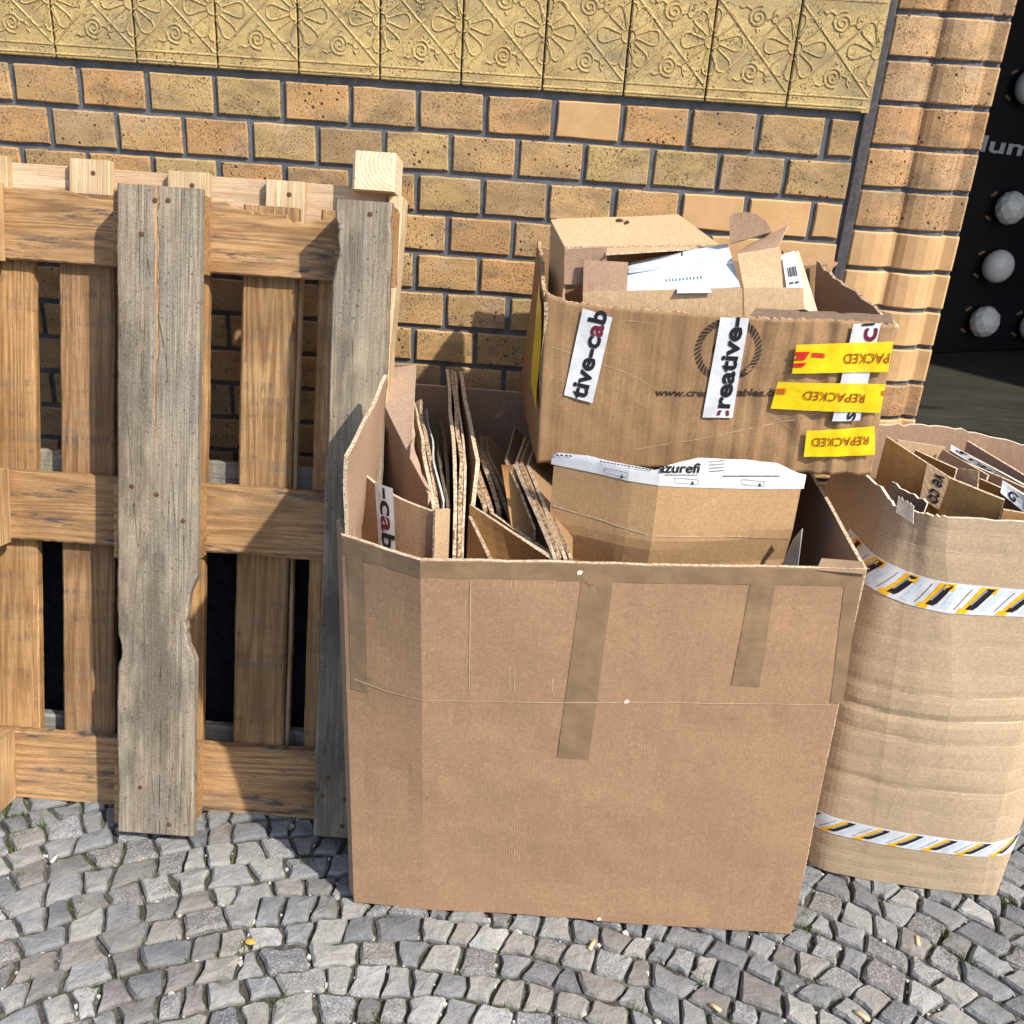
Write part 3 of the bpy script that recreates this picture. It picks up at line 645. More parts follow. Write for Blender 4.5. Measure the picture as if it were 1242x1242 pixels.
def lamp(px, py, facet, label):
    p = onboard(px, py); root = empty('wall_lamp', bm_ @ (p+Vector((0, -.034, 0)))); root.rotation_euler = board.rotation_euler; tag(root, label, 'lamp', 'round white lamps in the shop window')
    bm = bmesh.new(); bmesh.ops.create_icosphere(bm, subdivisions=2 if facet else 4, radius=.049)
    bm.verts.index_update(); V = [Vector((v.co.x, v.co.y*.8, v.co.z)) for v in bm.verts]; F = [tuple(v.index for v in f.verts) for f in bm.faces]; bm.free(); link('globe', V, F, 'lamp', root, not facet)
    V, F = [], []
    for s, yy in ((.020, .034), (.024, .020), (.030, .022), (.030, .033)):
        for i in range(14): V.append(Vector((s*math.cos(i*.4488), yy, s*math.sin(i*.4488))))
    for k in range(3):
        for i in range(14): F.append((k*14+i, k*14+(i+1) % 14, (k+1)*14+(i+1) % 14, (k+1)*14+i))
    link('brass_socket', V, F, 'brass', root, True)
    for sx, sz in ((-1, 1), (1, 1), (-1, -1), (1, -1)):
        V, F = box_mesh(-.011, .011, .028, .0335, -.004, .004, .001); q = link('brass_clip', V, F, 'brass', root); q.location = (sx*.046, 0, sz*.034); q.rotation_euler = (0, R(-sx*sz*-28), 0)
for (x, y), lb in lamp_lab.items(): lamp(x, y, y in (250, 387), lb)

# ================================================================== PALLETS
LEAN = R(14.8)
PB = Vector((0, -.622, .03))
def pallet_frame(o): o.location = PB; o.rotation_euler = (-LEAN, 0, 0)
PM = Matrix.Translation(PB) @ Matrix.Rotation(-LEAN, 4, 'X'); PI = PM.inverted()
def pl(px, py, n):                    # local (x, z) on the layer n behind the front faces
    o_, d = PI @ Vector(CAM), PI.to_3x3() @ Vector(ray(px, py)); t = (n-o_.y)/d.y; p = o_+d*t; return p.x, p.z
def plank(name, x0, x1, z0, z1, y0, y1, mat, parent, axis='Z', rough=.0015, seed=0, bev=.003, chips=(), lean=0.):
    """sawn board with wandering arrises; chips = (z or x along, width, depth, side)"""
    n = 110; V, F = [], []
    for i in range(n+1):
        t = i/n; a0, a1, b0, b1 = (z0, z1, x0, x1) if axis == 'Z' else (x0, x1, z0, z1)
        p = lerp(a0, a1, t); e0 = rough*1.5*N(p*7, seed)+rough*.7*N(p*70, seed+3)+rough*.5*N(p*200, seed); e1 = rough*1.5*N(p*7, seed+9)+rough*.7*N(p*70, seed+5)+rough*.5*N(p*200, seed+5)
        for (c, wd, dp, sd) in chips:
            f = max(0, 1-abs((p-c)/wd)**3)*dp*(1+.35*N(p*90, seed)+.45*N(p*230, seed, 3))
            if sd < 0: e0 += f
            else: e1 -= f
        l0, l1 = b0+e0+lean*p, b1+e1+lean*p
        ring = [(l0+bev, y0), (l1-bev, y0), (l1, y0+bev), (l1, y1), (l0, y1), (l0, y0+bev)]
        for b, y in ring:
            yy = y+rough*.5*N(p*8, b*20, seed); V.append(Vector((b, yy, p)) if axis == 'Z' else Vector((p, yy, b)))
    for i in range(n):
        for k in range(6):
            a, b = i*6+k, i*6+(k+1) % 6; q = (a, b, b+6, a+6); F.append(q if axis == 'Z' else q[::-1])
    e0, e1 = tuple(range(6)), tuple(range(n*6, n*6+6)); F += [e0[::-1], e1] if axis == 'Z' else [e0, e1[::-1]]
    return link(name, V, F, mat, parent)
def nails(parent, pts, y, mat='rust'):
    for x, z in pts:
        V, F = [], []
        for s, yy in ((.0045, y+.002), (.0045, y-.0008), (.002, y-.0012)):
            for i in range(8): V.append(Vector((x+s*math.cos(i*.7854), yy, z+s*math.sin(i*.7854))))
        for k in range(2):
            for i in range(8): F.append((k*8+i, k*8+(i+1) % 8, (k+1)*8+(i+1) % 8, (k+1)*8+i))
        F.append(tuple(range(16, 24))); link('nail', V, F, mat, parent)
pal1 = empty('wooden_pallet'); pallet_frame(pal1); tag(pal1, 'weathered brown wooden pallet with a broad grey centre plank, leaning nearest to the viewer', 'pallet', 'pallets leaning on the wall')
SK, BL, CB, DK = .0, .022, .098, .122      # layer depths: skid, block, cross board, deck board
# skids
xa, zt = pl(142, 222, 0); xb, _ = pl(239, 222, 0); xa2, zb = pl(142, 1008, 0); xb2, _ = pl(238, 1008, 0)
cx0, cx1 = (xa+xa2)/2, (xb+xb2)/2
zc1 = pl(232, 752, 0)[1]
K['grey'].node_tree  # split of the centre plank follows its middle
sk = plank('skid_plank', cx0, cx1, zb, zt, 0, BL, 'grey', pal1, 'Z', .0016, 1, chips=[(zc1, .075, .016, 1), (pl(142, 790, 0)[1], .025, .006, -1)])
nails(sk, [pl(188, 243, 0), pl(204, 243, 0), pl(172, 284, 0), pl(190, 600, 0), pl(222, 632, 0), pl(160, 590, 0), pl(170, 955, 0), pl(205, 1000, 0)], 0)
rx0 = (pl(405, 250, 0)[0]+pl(381, 1005, 0)[0])/2; rx1 = rx0+.098; _, rzt = pl(435, 243, 0); _, rzb = pl(400, 1015, 0)
sk2 = plank('skid_plank', rx0, rx1, rzb, rzt, 0, BL, 'grey2', pal1, 'Z', .0022, 4, chips=[(pl(405, 300, 0)[1], .05, .007, -1), (pl(470, 265, 0)[1], .03, .004, 1)])
nails(sk2, [pl(413, 274, 0), pl(449, 260, 0), pl(398, 943, 0), pl(391, 965, 0), pl(418, 970, 0), pl(415, 1002, 0)], 0)
nails(sk2, [pl(414, 275, 0)], -.0004, 'steel')
lx1 = pl(-16, 600, 0)[0]
plank('skid_plank', lx1-.1, lx1, zb, zt, 0, BL, 'grey', pal1, 'Z', .0016, 7)
# rows of blocks and cross boards
rows = [(pl(70, 228, CB)[1], pl(70, 317, CB)[1], pl(320, 250, CB)[1], pl(320, 337, CB)[1]), (pl(70, 579, CB)[1], pl(70, 661, CB)[1], pl(320, 588, CB)[1], pl(320, 672, CB)[1]), (pl(70, 894, CB)[1], pl(70, 977, CB)[1], pl(320, 905, CB)[1], pl(320, 985, CB)[1])]
bx1 = pl(251, 620, CB)[0]; lbx = pl(13, 620, CB)[0]
for i, (t1, b1, t2, b2) in enumerate(rows):
    zt_, zb_ = (t1+t2)/2, (b1+b2)/2
    ch = [[(.28, .09, .012, 1), (.55, .08, .014, 1), (.62, .05, .02, 1)], [], []][i]
    plank('cross_board', -.14, rx1-.004, zb_, zt_, CB, DK-.0015, 'beam', pal1, 'X', .002, 10+i, chips=ch)
    top = min(zt_+.004, zt-.003)
    plank('pallet_block', bx1-.145, bx1, max(zb_-.004, zb+.002), top, BL+.001, CB-.001, 'block', pal1, 'X', .001, 20+i, .004)
    plank('pallet_block', rx1-.100, rx1-.003, max(zb_-.004, rzb+.002), min(top, rzt-.002), BL+.001, CB-.001, 'block', pal1, 'X', .001, 30+i, .004)
    plank('pallet_block', lbx-.11, lbx, max(zb_-.004, zb+.002), top, BL+.001, CB-.001, 'fuzzy', pal1, 'X', .0018, 40+i, .004)
# deck boards
def deckx(px, py=800): return pl(px, py, DK)[0]
ztop, zbot = rows[0][0]-.004, rows[2][3]+.004
for i, (a, b, mt) in enumerate(((-70, 47, 'deck'), (76, 138, 'deck2'), (150, 246, 'deck'), (284, 346, 'deck3'), (371, 440, 'deck'))):
    ch = []
    plank('deck_board', deckx(a), deckx(b), zbot, ztop, DK, DK+.021, mt, pal1, 'Z', .0012, 50+i, .004, ch)

pal2 = empty('wooden_pallet'); pallet_frame(pal2); tag(pal2, 'pale new pine pallet standing behind the weathered one, its top edge and corner block showing', 'pallet', 'pallets leaning on the wall')
D0 = .150
z2t = pl(230, 212, D0+.024)[1]; z2b = zb+.004
for i, (a, b) in enumerate(((-40, 8), (83, 133), (203, 253), (322, 370))):
    y_ = [186, 192, 207, 218][i]; x0, x1 = pl(a, y_+8, D0)[0], pl(b, y_+8, D0)[0]; zt2 = pl((a+b)/2, y_+1, D0)[1]
    s_ = plank('slat', x0, x1, z2b, zt2, D0, D0+.02, 'pinev', pal2, 'Z', .0008, 60+i, .002)
    if i: nails(s_, [pl(lerp(a, b, .6), y_+18, D0)], D0)
xe = pl(486, 300, D0+.02)[0]
plank('top_rail', -.14, xe-.03, z2t-.075, z2t, D0+.0215, D0+.045, 'pine', pal2, 'X', .001, 70, .002)
for k, (pa, pb) in enumerate(((546, 590), (866, 900))):
    plank('cross_rail', -.14, xe-.03, pl(60, pb+10, D0+.022)[1], pl(60, pa, D0+.022)[1], D0+.0215, D0+.045, 'pinegrey', pal2, 'X', .001, 72+k, .002)
plank('side_rail', xe-.066, xe-.040, z2b, pl(478, 238, D0-.0)[1], D0-.004, D0+.075, 'pinev', pal2, 'Z', .001, 75, .003, lean=.036)
bx0_, bz1_ = pl(428, 182, D0-.035); bx1_, bz0_ = pl(478, 233, D0-.035)
plank('corner_block', bx0_, bx1_, bz0_+.001, bz1_, D0-.035, D0+.07, 'end', pal2, 'Z', .0008, 77, .005)

bb = empty('gap_shade_board'); pallet_frame(bb); tag(bb, 'black panel added behind both pallets to deepen the shade in their lower gaps', 'board')
plank('gap_shade_panel', -.25, xe-.05, -.005, pl(60, 634, D0+.10)[1], D0+.095, D0+.107, 'plinth', bb, 'Z', .0006, 81, .001)  # added dark sheet, stands in for deep shade behind the lower gaps

# ================================================================== BIG OPEN CARTON
big = empty('big_carton', (1.17, -.4, 0)); tag(big, 'tall open brown carton in front, stuffed with flattened cardboard and taped at the rim', 'carton')
BH = .745
def bparam(z):
    t = max(0, z/BH); return .78-.014*t, .905-.015*t, 1.565-.021*t, t
def Sbig(x, z):
    xl, xf, xr, t = bparam(z); bul = .068*t**1.15; yf = -.737-bul
    if x < xf: y = lerp(-.735-.010*t, yf, (x-xl)/(xf-xl))
    else: y = lerp(yf, -.736, ((x-xf)/(xr-xf))**1.05)
    y += .005*N(x*5, z*5)+.0018*N(x*21, z*17)+.0012*N(x*60, z*3, 5)*max(0, (z-.5)/.25)
    return Vector((x, y, z))
BO = Vector((1.17, -.4, 0))
def Soff(S, o): return lambda u, v: S(u, v)-o
def big_uv(a, b):
    z = .004+b*(BH-.004); xl, xf, xr, t = bparam(z)
    x = lerp(xl, xf, a/.16) if a < .16 else lerp(xf, xr, (a-.16)/.84); p = Sbig(x, z)-BO; p.z += .0016*N(a*14)*b+.003*N(a*9, 3)*max(0, 1-b*14); return p
us = lin(0, .16, 5)+lin(.16, 1, 26)[1:]
solid('front_panel', big_uv, us, lin(0, 1, 46), .006, ('kraft', 'edge_l'), big)
fa, fb_, fc_, fd_ = at(430, 655, -.74), at(474, 500, -.26), at(471, 455, -.455), at(423, 553, -.738)
sheet('left_flap', Vector((.775, -.738, .70))-BO, Vector((.772, -.45, .70))-BO, fc_-BO, fd_-BO, .006, ('krafti', 'edge_l'), big, 10, .005, 3, 0, .003)
def wallp(name, P0, P1, zt0, zt1, mats=('krafti', 'edge_l'), bow=0., n=8, th=.006, wr=.004, seed=1):
    A, B = Vector(P0), Vector(P1); S = quad((A.x, A.y, .004), (B.x, B.y, .004), (B.x, B.y, zt1), (A.x, A.y, zt0), wr, 6, seed, bow)
    return solid(name, Soff(S, BO), lin(0, 1, n), lin(0, 1, n), th, mats, big)
sheet('right_panel', Vector((1.567, -.730, .004))-BO, Vector((1.567, -.065, .004))-BO, Vector((1.556, -.065, BH))-BO, Vector((1.5475, -.731, BH-.001))-BO, .006, ('krafti', 'edge_l'), big, 8, .003, 1, 0, -.004)
wallp('back_panel', (1.560, -.060), (.752, -.050), .750, .755, seed=2)
wallp('left_panel', (.752, -.066), (.772, -.70), .752, .742, bow=.012, seed=3)
sheet('left_panel', Vector((.766, -.705, .01))-BO, Vector((.779, -.732, .01))-BO, Vector((.766, -.742, .742))-BO, Vector((.748, -.690, .742))-BO, .005, ('krafti', 'edge_l'), big, wr=.001)
V, F = box_mesh(.785, 1.56, -.725, -.07, .006, .014, 0); link('bottom_panel', [v-BO for v in V], F, 'krafti', big)
SB = lambda x, z: Sbig(x, z)-BO
def onb(*pts): return [on(Sbig, a, b, -.76) for a, b in pts]
def tapeb(q, wr=.0003, nu=8, nv=14, off=.0005): return decal('packing_tape', SB, q, 'clear', off, big, nu, nv, wr)
z0, z1 = BH-.030, BH-.002
tapeb([(bparam(z0)[0]+.002, z0), (bparam(z0)[1], z0), (bparam(z1)[1], z1), (bparam(z1)[0]+.002, z1)], .0004, 6, 3)
tapeb([(bparam(z0)[1], z0), (bparam(z0)[2]-.002, z0), (bparam(z1)[2]-.002, z1), (bparam(z1)[1], z1)], .0004, 40, 4)
tapeb(onb((676, 918), (714, 921), (744, 700), (706, 697)), .0004, 6, 24, .0008); tapeb(onb((887, 830), (921, 833), (941, 700), (912, 700)), .0012, 8, 24, .0007)
tapeb(onb((426, 835), (446, 841), (441, 678), (421, 672)), .0003, 4, 14, .0007); tapeb(onb((1007, 852), (1022, 853), (1046, 694), (1026, 694)), .0003, 4, 14, .0007)
def crease(S, pts, wd, parent, mat='crease', off=.0005):
    q = []
    for (x0, z0_), (x1, z1_) in zip(pts, pts[1:]):
        n = max(2, int(abs(x1-x0)/.02))
        for i in range(n):
            a, b = lerp(x0, x1, i/n), lerp(x0, x1, (i+1)/n); za, zb_ = lerp(z0_, z1_, i/n), lerp(z0_, z1_, (i+1)/n); wa = wd*(.55+.75*abs(N(a*40, za*30))); wb = wd*(.55+.75*abs(N(b*40, zb_*30)))
            za += .0006*N(a*30); zb_ += .0006*N(b*30)
            q.append([(a, za-wa/2), (b, zb_-wb/2), (b, zb_+wb/2), (a, za+wa/2)])
    return poly_decal('worn_crease', S, q, mat, off, parent)
for pk_ in (((712, 703), (716, 712), (714, 722)), ((706, 700), (711, 706), (722, 709)), ((727, 702), (724, 711), (729, 719)), ((921, 702), (914, 735), (911, 770), (908, 792)), ((930, 704), (926, 728)), ((436, 825), (446, 838)), ((428, 800), (440, 818), (452, 826))): crease(SB, onb(*pk_), .0022, big, 'clear', .0018)
crease(SB, onb((430, 823), (470, 838), (512, 849), (760, 851), (1016, 855)), .0024, big, off=.0011)
# scuffs and small glue scars on the front
poly_decal('scuff_mark', SB, [[(x+dx, z+dz) for dx, dz in ((0, 0), (.006, .001), (.008, .006), (.003, .009), (-.001, .005))] for (x, z) in onb((757, 853), (724, 1116), (700, 697))], 'torn', .0013, big)
qs = []
for (x0_, x1_, y_, h_) in ((530, 576, 899, 5), (588, 622, 950, 7), (606, 634, 1000, 12), (566, 604, 1028, 4), (617, 632, 1034, 14), (642, 650, 898, 4), (772, 784, 905, 9), (880, 905, 1085, 5)):
    for k_ in range(int((x1_-x0_)/3)):
        x_ = x0_+k_*3+1.5*N(k_*3.3, y_); yy_ = y_+h_*.5*N(k_*1.9, x0_); (xa_, za_), (xb_, zb_) = onb((x_, yy_-h_*.35), (x_+.6, yy_+h_*.35)); qs.append([(xb_, zb_), (xb_+.0009, zb_), (xa_+.0009, za_), (xa_, za_)])
poly_decal('scuff_strokes', SB, qs, 'crease', .0006, big)
qs = []
for px in (571, 620, 626, 672):
    (xa_, za_), (xb_, zb_) = onb((px, 703), (px-2, 838)); qs.append([(xb_-.0005, zb_), (xb_+.0005, zb_), (xa_+.0005, za_), (xa_-.0005, za_)])
poly_decal('flute_line', SB, [q for q in qs], 'crease', .0005, big)
# wrinkled tape tail sticking out at the right corner of the rim
p = Sbig(1.47, BH); sheet('tape_fold', p+Vector((0, -.002, -.002))-BO, Vector((1.545, -.742, BH-.006))-BO, Vector((1.541, -.722, BH+.005))-BO, p+Vector((.01, .018, .008))-BO, .0008, ('clear', 'clear'), big, 8, .004, 5)

# ------------------------------------------------------------------ flattened sheets standing in the big carton
def stand(FT, NT, NB, mats, label, th=.0055, seed=0, zlow=None, wr=.003, torn=0., name='cardboard_sheet', cat='cardboard sheet', grp='flattened cardboard in the big carton', bow=0., lean=0.):
    FT, NT, NB = at(*FT), at(*NT), at(*NB); NL = Vector((NB.x+.004, NB.y+.01, .30)); nrm = (NT-NB).cross(FT-NT).normalized()
    def S(u, v):                       # u = far to near, v = bottom to top; the near edge is bent at NB
        n = lerp(NL, NB, v/.4) if v < .4 else lerp(NB, NT, (v-.4)/.6)
        f = Vector((FT.x+(n.x-NT.x)*(.9 if not lean else 0)+lean*(1-v), FT.y, FT.z+(n.z-NT.z)*(FT.z-.3)/(NT.z-.3)))
        p = lerp(f, n, u); return p+nrm*(wr*noise.noise(p*9+Vector((seed*3.1, seed, 0)))+bow*math.sin(3.14*u))
    o = solid(name, S, lin(0, 1, 8), lin(0, .4, 2)+lin(.4, 1, 8)[1:], th, mats, None, False, torn, seed); tag(o, label, cat, grp); return o
def c4(x, y): return 410+x/4.777, 430+y/4.777
def S4(FT, NT, NB, *a, **k):
    f = lambda t: (*c4(t[0], t[1]), t[2]); return stand(f(FT), f(NT), f(NB), *a, **k)
S4((450, 60, -.14), (417, 620, -.47), (522, 805, -.56), ('pinkish', 'edge_l'), 'tall pinkish grey sheet, leftmost of the upright sheets seen edge on', seed=1, th=.007, lean=-.16)
S4((437, 245, -.22), (486, 560, -.46), (546, 888, -.575), ('old', 'edge_l'), 'worn brown sheet with a chewed pale edge, right of the pinkish sheet', seed=2, th=.006, lean=-.12, wr=.006)
S4((468, 258, -.22), (512, 560, -.45), (566, 885, -.565), ('pinkish', 'edge'), 'fluted sheet with a torn whitish top edge, between worn brown and blue grey sheets', seed=3, th=.007, lean=-.10, wr=.007, torn=.004)
S4((515, 312, -.20), (553, 620, -.48), (602, 852, -.56), ('tweed', 'chalk'), 'thin sheet with a bluish white edge in the left bundle', seed=4, th=.003, lean=-.09, wr=.004)
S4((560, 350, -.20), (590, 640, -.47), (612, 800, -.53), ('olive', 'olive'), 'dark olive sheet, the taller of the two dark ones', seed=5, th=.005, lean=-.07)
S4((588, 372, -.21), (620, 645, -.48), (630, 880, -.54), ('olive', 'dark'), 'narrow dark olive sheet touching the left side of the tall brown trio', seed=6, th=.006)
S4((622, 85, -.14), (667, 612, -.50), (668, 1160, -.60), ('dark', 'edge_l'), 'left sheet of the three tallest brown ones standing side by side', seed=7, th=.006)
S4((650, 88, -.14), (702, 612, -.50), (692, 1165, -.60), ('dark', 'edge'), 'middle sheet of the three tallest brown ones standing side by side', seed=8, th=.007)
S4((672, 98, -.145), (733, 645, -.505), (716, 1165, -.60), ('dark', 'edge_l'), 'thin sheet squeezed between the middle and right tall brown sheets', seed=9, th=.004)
S4((697, 94, -.145), (795, 615, -.50), (742, 1165, -.60), ('old', 'edge_l'), 'right sheet of the three tallest brown ones, its bent edge catching the sun', seed=10, th=.007)
for i, (f, n_, b_, lb) in enumerate((((760, 560, -.30), (792, 770, -.50), (838, 890, -.55), 'lowest thin sheet of the leaning fan right of the tall sheets'),
        ((770, 520, -.27), (806, 690, -.46), (878, 905, -.53), 'second sheet of the leaning fan, with a frayed pinkish edge'),
        ((785, 490, -.24), (822, 610, -.42), (915, 900, -.52), 'third sheet of the leaning fan, edge in half shade'),
        ((815, 480, -.22), (838, 595, -.38), (1005, 985, -.52), 'fourth sheet of the leaning fan, with open grey flutes'),
        ((842, 485, -.20), (862, 605, -.36), (1088, 1040, -.52), 'topmost long sheet of the leaning fan, with open grey flutes'))):
    S4(f, n_, b_, ('old', 'edge'), lb, seed=20+i, th=.0075, wr=.004, torn=.002)
# orange folded carton pieces leaning to the right
def face4(pts, mats, label, th=.006, seed=0, name='cardboard_sheet', wr=.003, cat='cardboard sheet', grp='flattened cardboard in the big carton'):
    P = [at(*c4(x, y), d) for x, y, d in pts]; o = sheet(name, *P, th, mats, None, 7, wr, seed); tag(o, label, cat, grp); return o
face4([(760, 1330, -.62), (1420, 1400, -.70), (1240, 1192, -.70), (762, 868, -.55)], ('orange', 'edge_l'), 'orange brown board facing front, its top edge sloping down to the rim', seed=31)
face4([(900, 1330, -.585), (1420, 1400, -.66), (1240, 1170, -.66), (880, 915, -.53)], ('orange', 'edge_l'), 'second orange brown board just behind the front one, with a pale cut edge', seed=32)
face4([(740, 1400, -.70), (905, 1400, -.72), (868, 1175, -.715), (755, 935, -.60)], ('orange', 'edge'), 'narrow folded strip of board between the tall sheets and the orange board', seed=33)
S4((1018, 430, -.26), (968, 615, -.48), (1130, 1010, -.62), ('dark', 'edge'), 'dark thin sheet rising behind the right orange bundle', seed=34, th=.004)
face4([(1060, 1330, -.655), (1420, 1600, -.69), (1012, 640, -.50), (945, 640, -.485)], ('orange', 'edge'), 'steep orange brown board of the bundle next to the white taped board', seed=35)
for i, (x0, y0, x1, y1, lb) in enumerate(((1020, 640, 1245, 1180, 'first sheet edge of the right bundle, beside the steep orange board'), (1045, 640, 1275, 1175, 'second sheet edge of the right bundle, with a grey frayed rim'), (1085, 650, 1310, 1180, 'dark third sheet of the right bundle, nearest the white taped board'), (1125, 700, 1335, 1180, 'fluted fourth sheet of the right bundle, touching the white taped board'))):
    S4((x0+60, y0-160+10*i, -.30), (x0, y0, -.50), (x1, y1, -.70), ('old', 'edge_l' if i % 2 == 0 else 'edge'), lb, seed=40+i, th=.006, wr=.003)
for i, (x0, y0, x1, y1) in enumerate(((1085, 475, 1030, 610), (1110, 475, 1050, 620))):
    S4((x0, y0, -.14), (x1, y1, -.26), (x1+60, y1+200, -.34), ('dark', 'edge'), ['dark sheet top poking up left of the printed carton', 'grey sheet top poking up against the printed carton'][i], seed=50+i, th=.006)
# folded carton piece with the '-cab' tape in the left front corner
fold = empty('folded_carton_piece', at(500, 640, -.68)); FO = fold.location.copy(); tag(fold, 'flattened carton piece with white and black lettered tape in the left front corner', 'carton piece', 'flattened cardboard in the big carton')
L_, M_, E_ = at(*c4(107, 660), -.60), at(*c4(500, 893), -.675), at(*c4(560, 900), -.690)
def Sfold(x, z):
    t = (x-L_.x)/(M_.x-L_.x); return Vector((x, lerp(L_.y, M_.y, t)-.01*math.sin(3.14*max(0, min(1, t))), z))
def Sf_uv(u, v):
    x = lerp(L_.x, E_.x, u); t = min(1, (x-L_.x)/(M_.x-L_.x)); zt_ = lerp(L_.z, M_.z, t)-.004*math.sin(3.14*t); return Sfold(x, lerp(.45, zt_, v))-FO
solid('front_face', Sf_uv, lin(0, 1, 12), lin(0, 1, 6), .005, ('kraft', 'edge_l'), fold)
E2 = at(*c4(648, 895), -.66); sheet('side_face', Vector((E_.x+.001, E_.y, .45))-FO, Vector((E2.x, E2.y+.02, .45))-FO, E2-FO, Vector((E_.x+.001, E_.y, E_.z))-FO, .004, ('light', 'edge_l'), fold, wr=.001)
SF = lambda x, z: Sfold(x, z)-FO
tp = decal('printed_tape', SF, ons(Sfold, [c4(240, 1145), c4(336, 1145), c4(320, 775), c4(215, 737)], -.63), 'white', .0008, fold, 4, 12)
a, b = ons(Sfold, [c4(243, 765), c4(262, 1120)], -.63); two_tone(SF, a, b, .0235, '-cab', '-c', '-ca', .0016, tp, .02)

# ------------------------------------------------------------------ taped board with the white strip (bent, in the middle of the big carton)
az = empty('taped_board', (1.27, -.6, .7)); AO = az.location.copy(); tag(az, 'bent brown board with a torn white printed strip on top, inside the big carton', 'carton piece', 'flattened cardboard in the big carton')
zc_az = at(890, 652, -.60).z
def Saz(x, z):
    y = interp(x, [(1.06, -.598), (1.19, -.646), (1.236, -.652), (1.29, -.635), (1.50, -.555)]); y += .035*max(0, min(1, (zc_az-z)/.06))*(.5)+.002*N(x*9, z*9)
    return Vector((x, y, z))
top_px = [(669, 556), (675, 549), (714, 553), (737, 559), (770, 565), (794, 570), (804, 567), (828, 560), (848, 555.5), (900, 557.5), (943, 562), (968, 573.5), (978, 576)]
lo_px = [(666, 562), (720, 573), (795, 588), (880, 592), (966.6, 593)]
tz_ = [on(Saz, a, b) for a, b in top_px]; lz_ = [on(Saz, a, b) for a, b in lo_px]; xl_a = on(Saz, 667, 620)[0]; xr_a = on(Saz, 966, 620)[0]
def az_uv(u, v):
    x = lerp(xl_a, xr_a, u); return Saz(x, lerp(.42, interp(x, lz_)+.006, v))-AO
solid('board', az_uv, lin(0, 1, 30), lin(0, 1, 24), .006, ('azure', 'edge'), az)
SA = lambda x, z: Saz(x, z)-AO
def strip_uv(u, v):
    x = lerp(tz_[0][0], tz_[-1][0], u); zt_ = interp(x, tz_)+.0010*N(x*300); p = Saz(x, lerp(interp(x, lz_), zt_, v)); p.y -= .0012-.010*max(0, v-.55)**2*(1+N(x*25)); return p-AO
ws = solid('white_strip', strip_uv, lin(0, 1, 90), lin(0, 1, 6), .0005, ('white', 'torn'), az)
def l_az(a, b, h, body, **k): lettering('lettering', SA, on(Saz, *a), on(Saz, *b), h, body, 'black', .0024, ws, **k)
l_az((797, 571.5), (847, 572.5), .0165, 'azurefi', clip=(.05, 1))
qs = []
for px in np.arange(806, 846, 3.1): (x, z) = on(Saz, px, 576); qs.append([(x, z), (x+.0026, z), (x+.0026, z+.0016), (x, z+.0016)])
for px in np.arange(876, 944, 3.3): (x, z) = on(Saz, px, 577.5); qs.append([(x, z), (x+.0032, z), (x+.0032, z+.0020), (x, z+.0020)])
for i, py in enumerate((559.5, 563.5, 567.5, 571.5)): (x, z) = on(Saz, 859, py); qs.append([(x, z), (x+.026, z), (x+.026, z+.0008), (x, z+.0008)])
for px in (675, 680, 686, 691): (x, z) = on(Saz, px, 552+.06*(px-675)); qs.append([(x, z), (x+.004, z), (x+.004, z+.0024), (x, z+.0024)])
for px in np.arange(728, 788, 4.2): (x, z) = on(Saz, px, 559.5+.17*(px-728)); qs.append([(x, z), (x+.0035, z), (x+.0042, z+.0016), (x+.0005, z+.0018)])
for (px, py) in ((755, 577), (839.5, 585), (921, 587)): (x, z) = on(Saz, px, py); qs.append([(x-.002, z-.004), (x+.0022, z-.002), (x-.001, z+.004)])
poly_decal('small_print', SA, qs, 'black', .0024, ws)
qs = []
for (xa_, ya_, xb_, yb_) in ((734, 567, 761, 573), (818, 579, 846, 581.5), (899, 581, 926, 583.5)):
    pts = [on(Saz, *p_) for p_ in ((xa_, ya_), (xb_, yb_), (xb_, yb_+5.5), (xa_, ya_+5.5))]
    for i in range(4):
        p_, q_ = pts[i], pts[(i+1) % 4]; d = Vector((q_[0]-p_[0], q_[1]-p_[1])).normalized()*.0006; qs.append([p_, q_, (q_[0]-d.y, q_[1]+d.x), (p_[0]-d.y, p_[1]+d.x)])
poly_decal('print_outline', SA, qs, 'black', .0024, ws)
crease(SA, [on(Saz, *p) for p in ((671, 613), (735, 632), (797, 650), (880, 650), (958, 653))], .003, az, off=.001)
crease(SA, [on(Saz, *p) for p in ((835, 622), (886, 597))], .0015, az, off=.001)
o = sheet('crumpled_wrapper', at(938, 710, -.60), at(966, 710, -.62), at(972, 641, -.60), at(962, 655, -.58), .002, ('silver', 'silver'), None, 6, .012, 9); tag(o, 'crumpled grey wrapper corner sticking up right of the white taped board', 'wrapper')

# ================================================================== PRINTED CARTON resting on top
pc = empty('printed_carton', (1.32, -.3, .79)); PO = pc.location.copy(); tag(pc, 'battered open carton with yellow and white printed tapes sitting on top of the big carton', 'carton')
rim_px = [(662, 352), (667, 357), (690, 366), (707, 368.5), (760, 373), (814, 378), (860, 381), (900, 384), (912, 384), (930, 386), (975, 387), (1030, 389), (1075, 394)]
def Spc(x, z):
    t = (z-.79)/.27; y = lerp(-.515, -.505, t)-.010*math.sin(math.pi*max(0, min(1, (x-1.04)/.56)))*max(0, min(1.2, t))
    rg_ = max(0, min(1, (x-1.33)/.2)); y += .0055*N(x*46, z*2.2, 4)*(.35+1.3*rg_)+.006*N(x*8, z*7, 2)+.0035*N(x*28, z*24)*(.5+rg_)+.0022*N(x*85, z*4, 9)*(.5+rg_)
    return Vector((x, y, z))
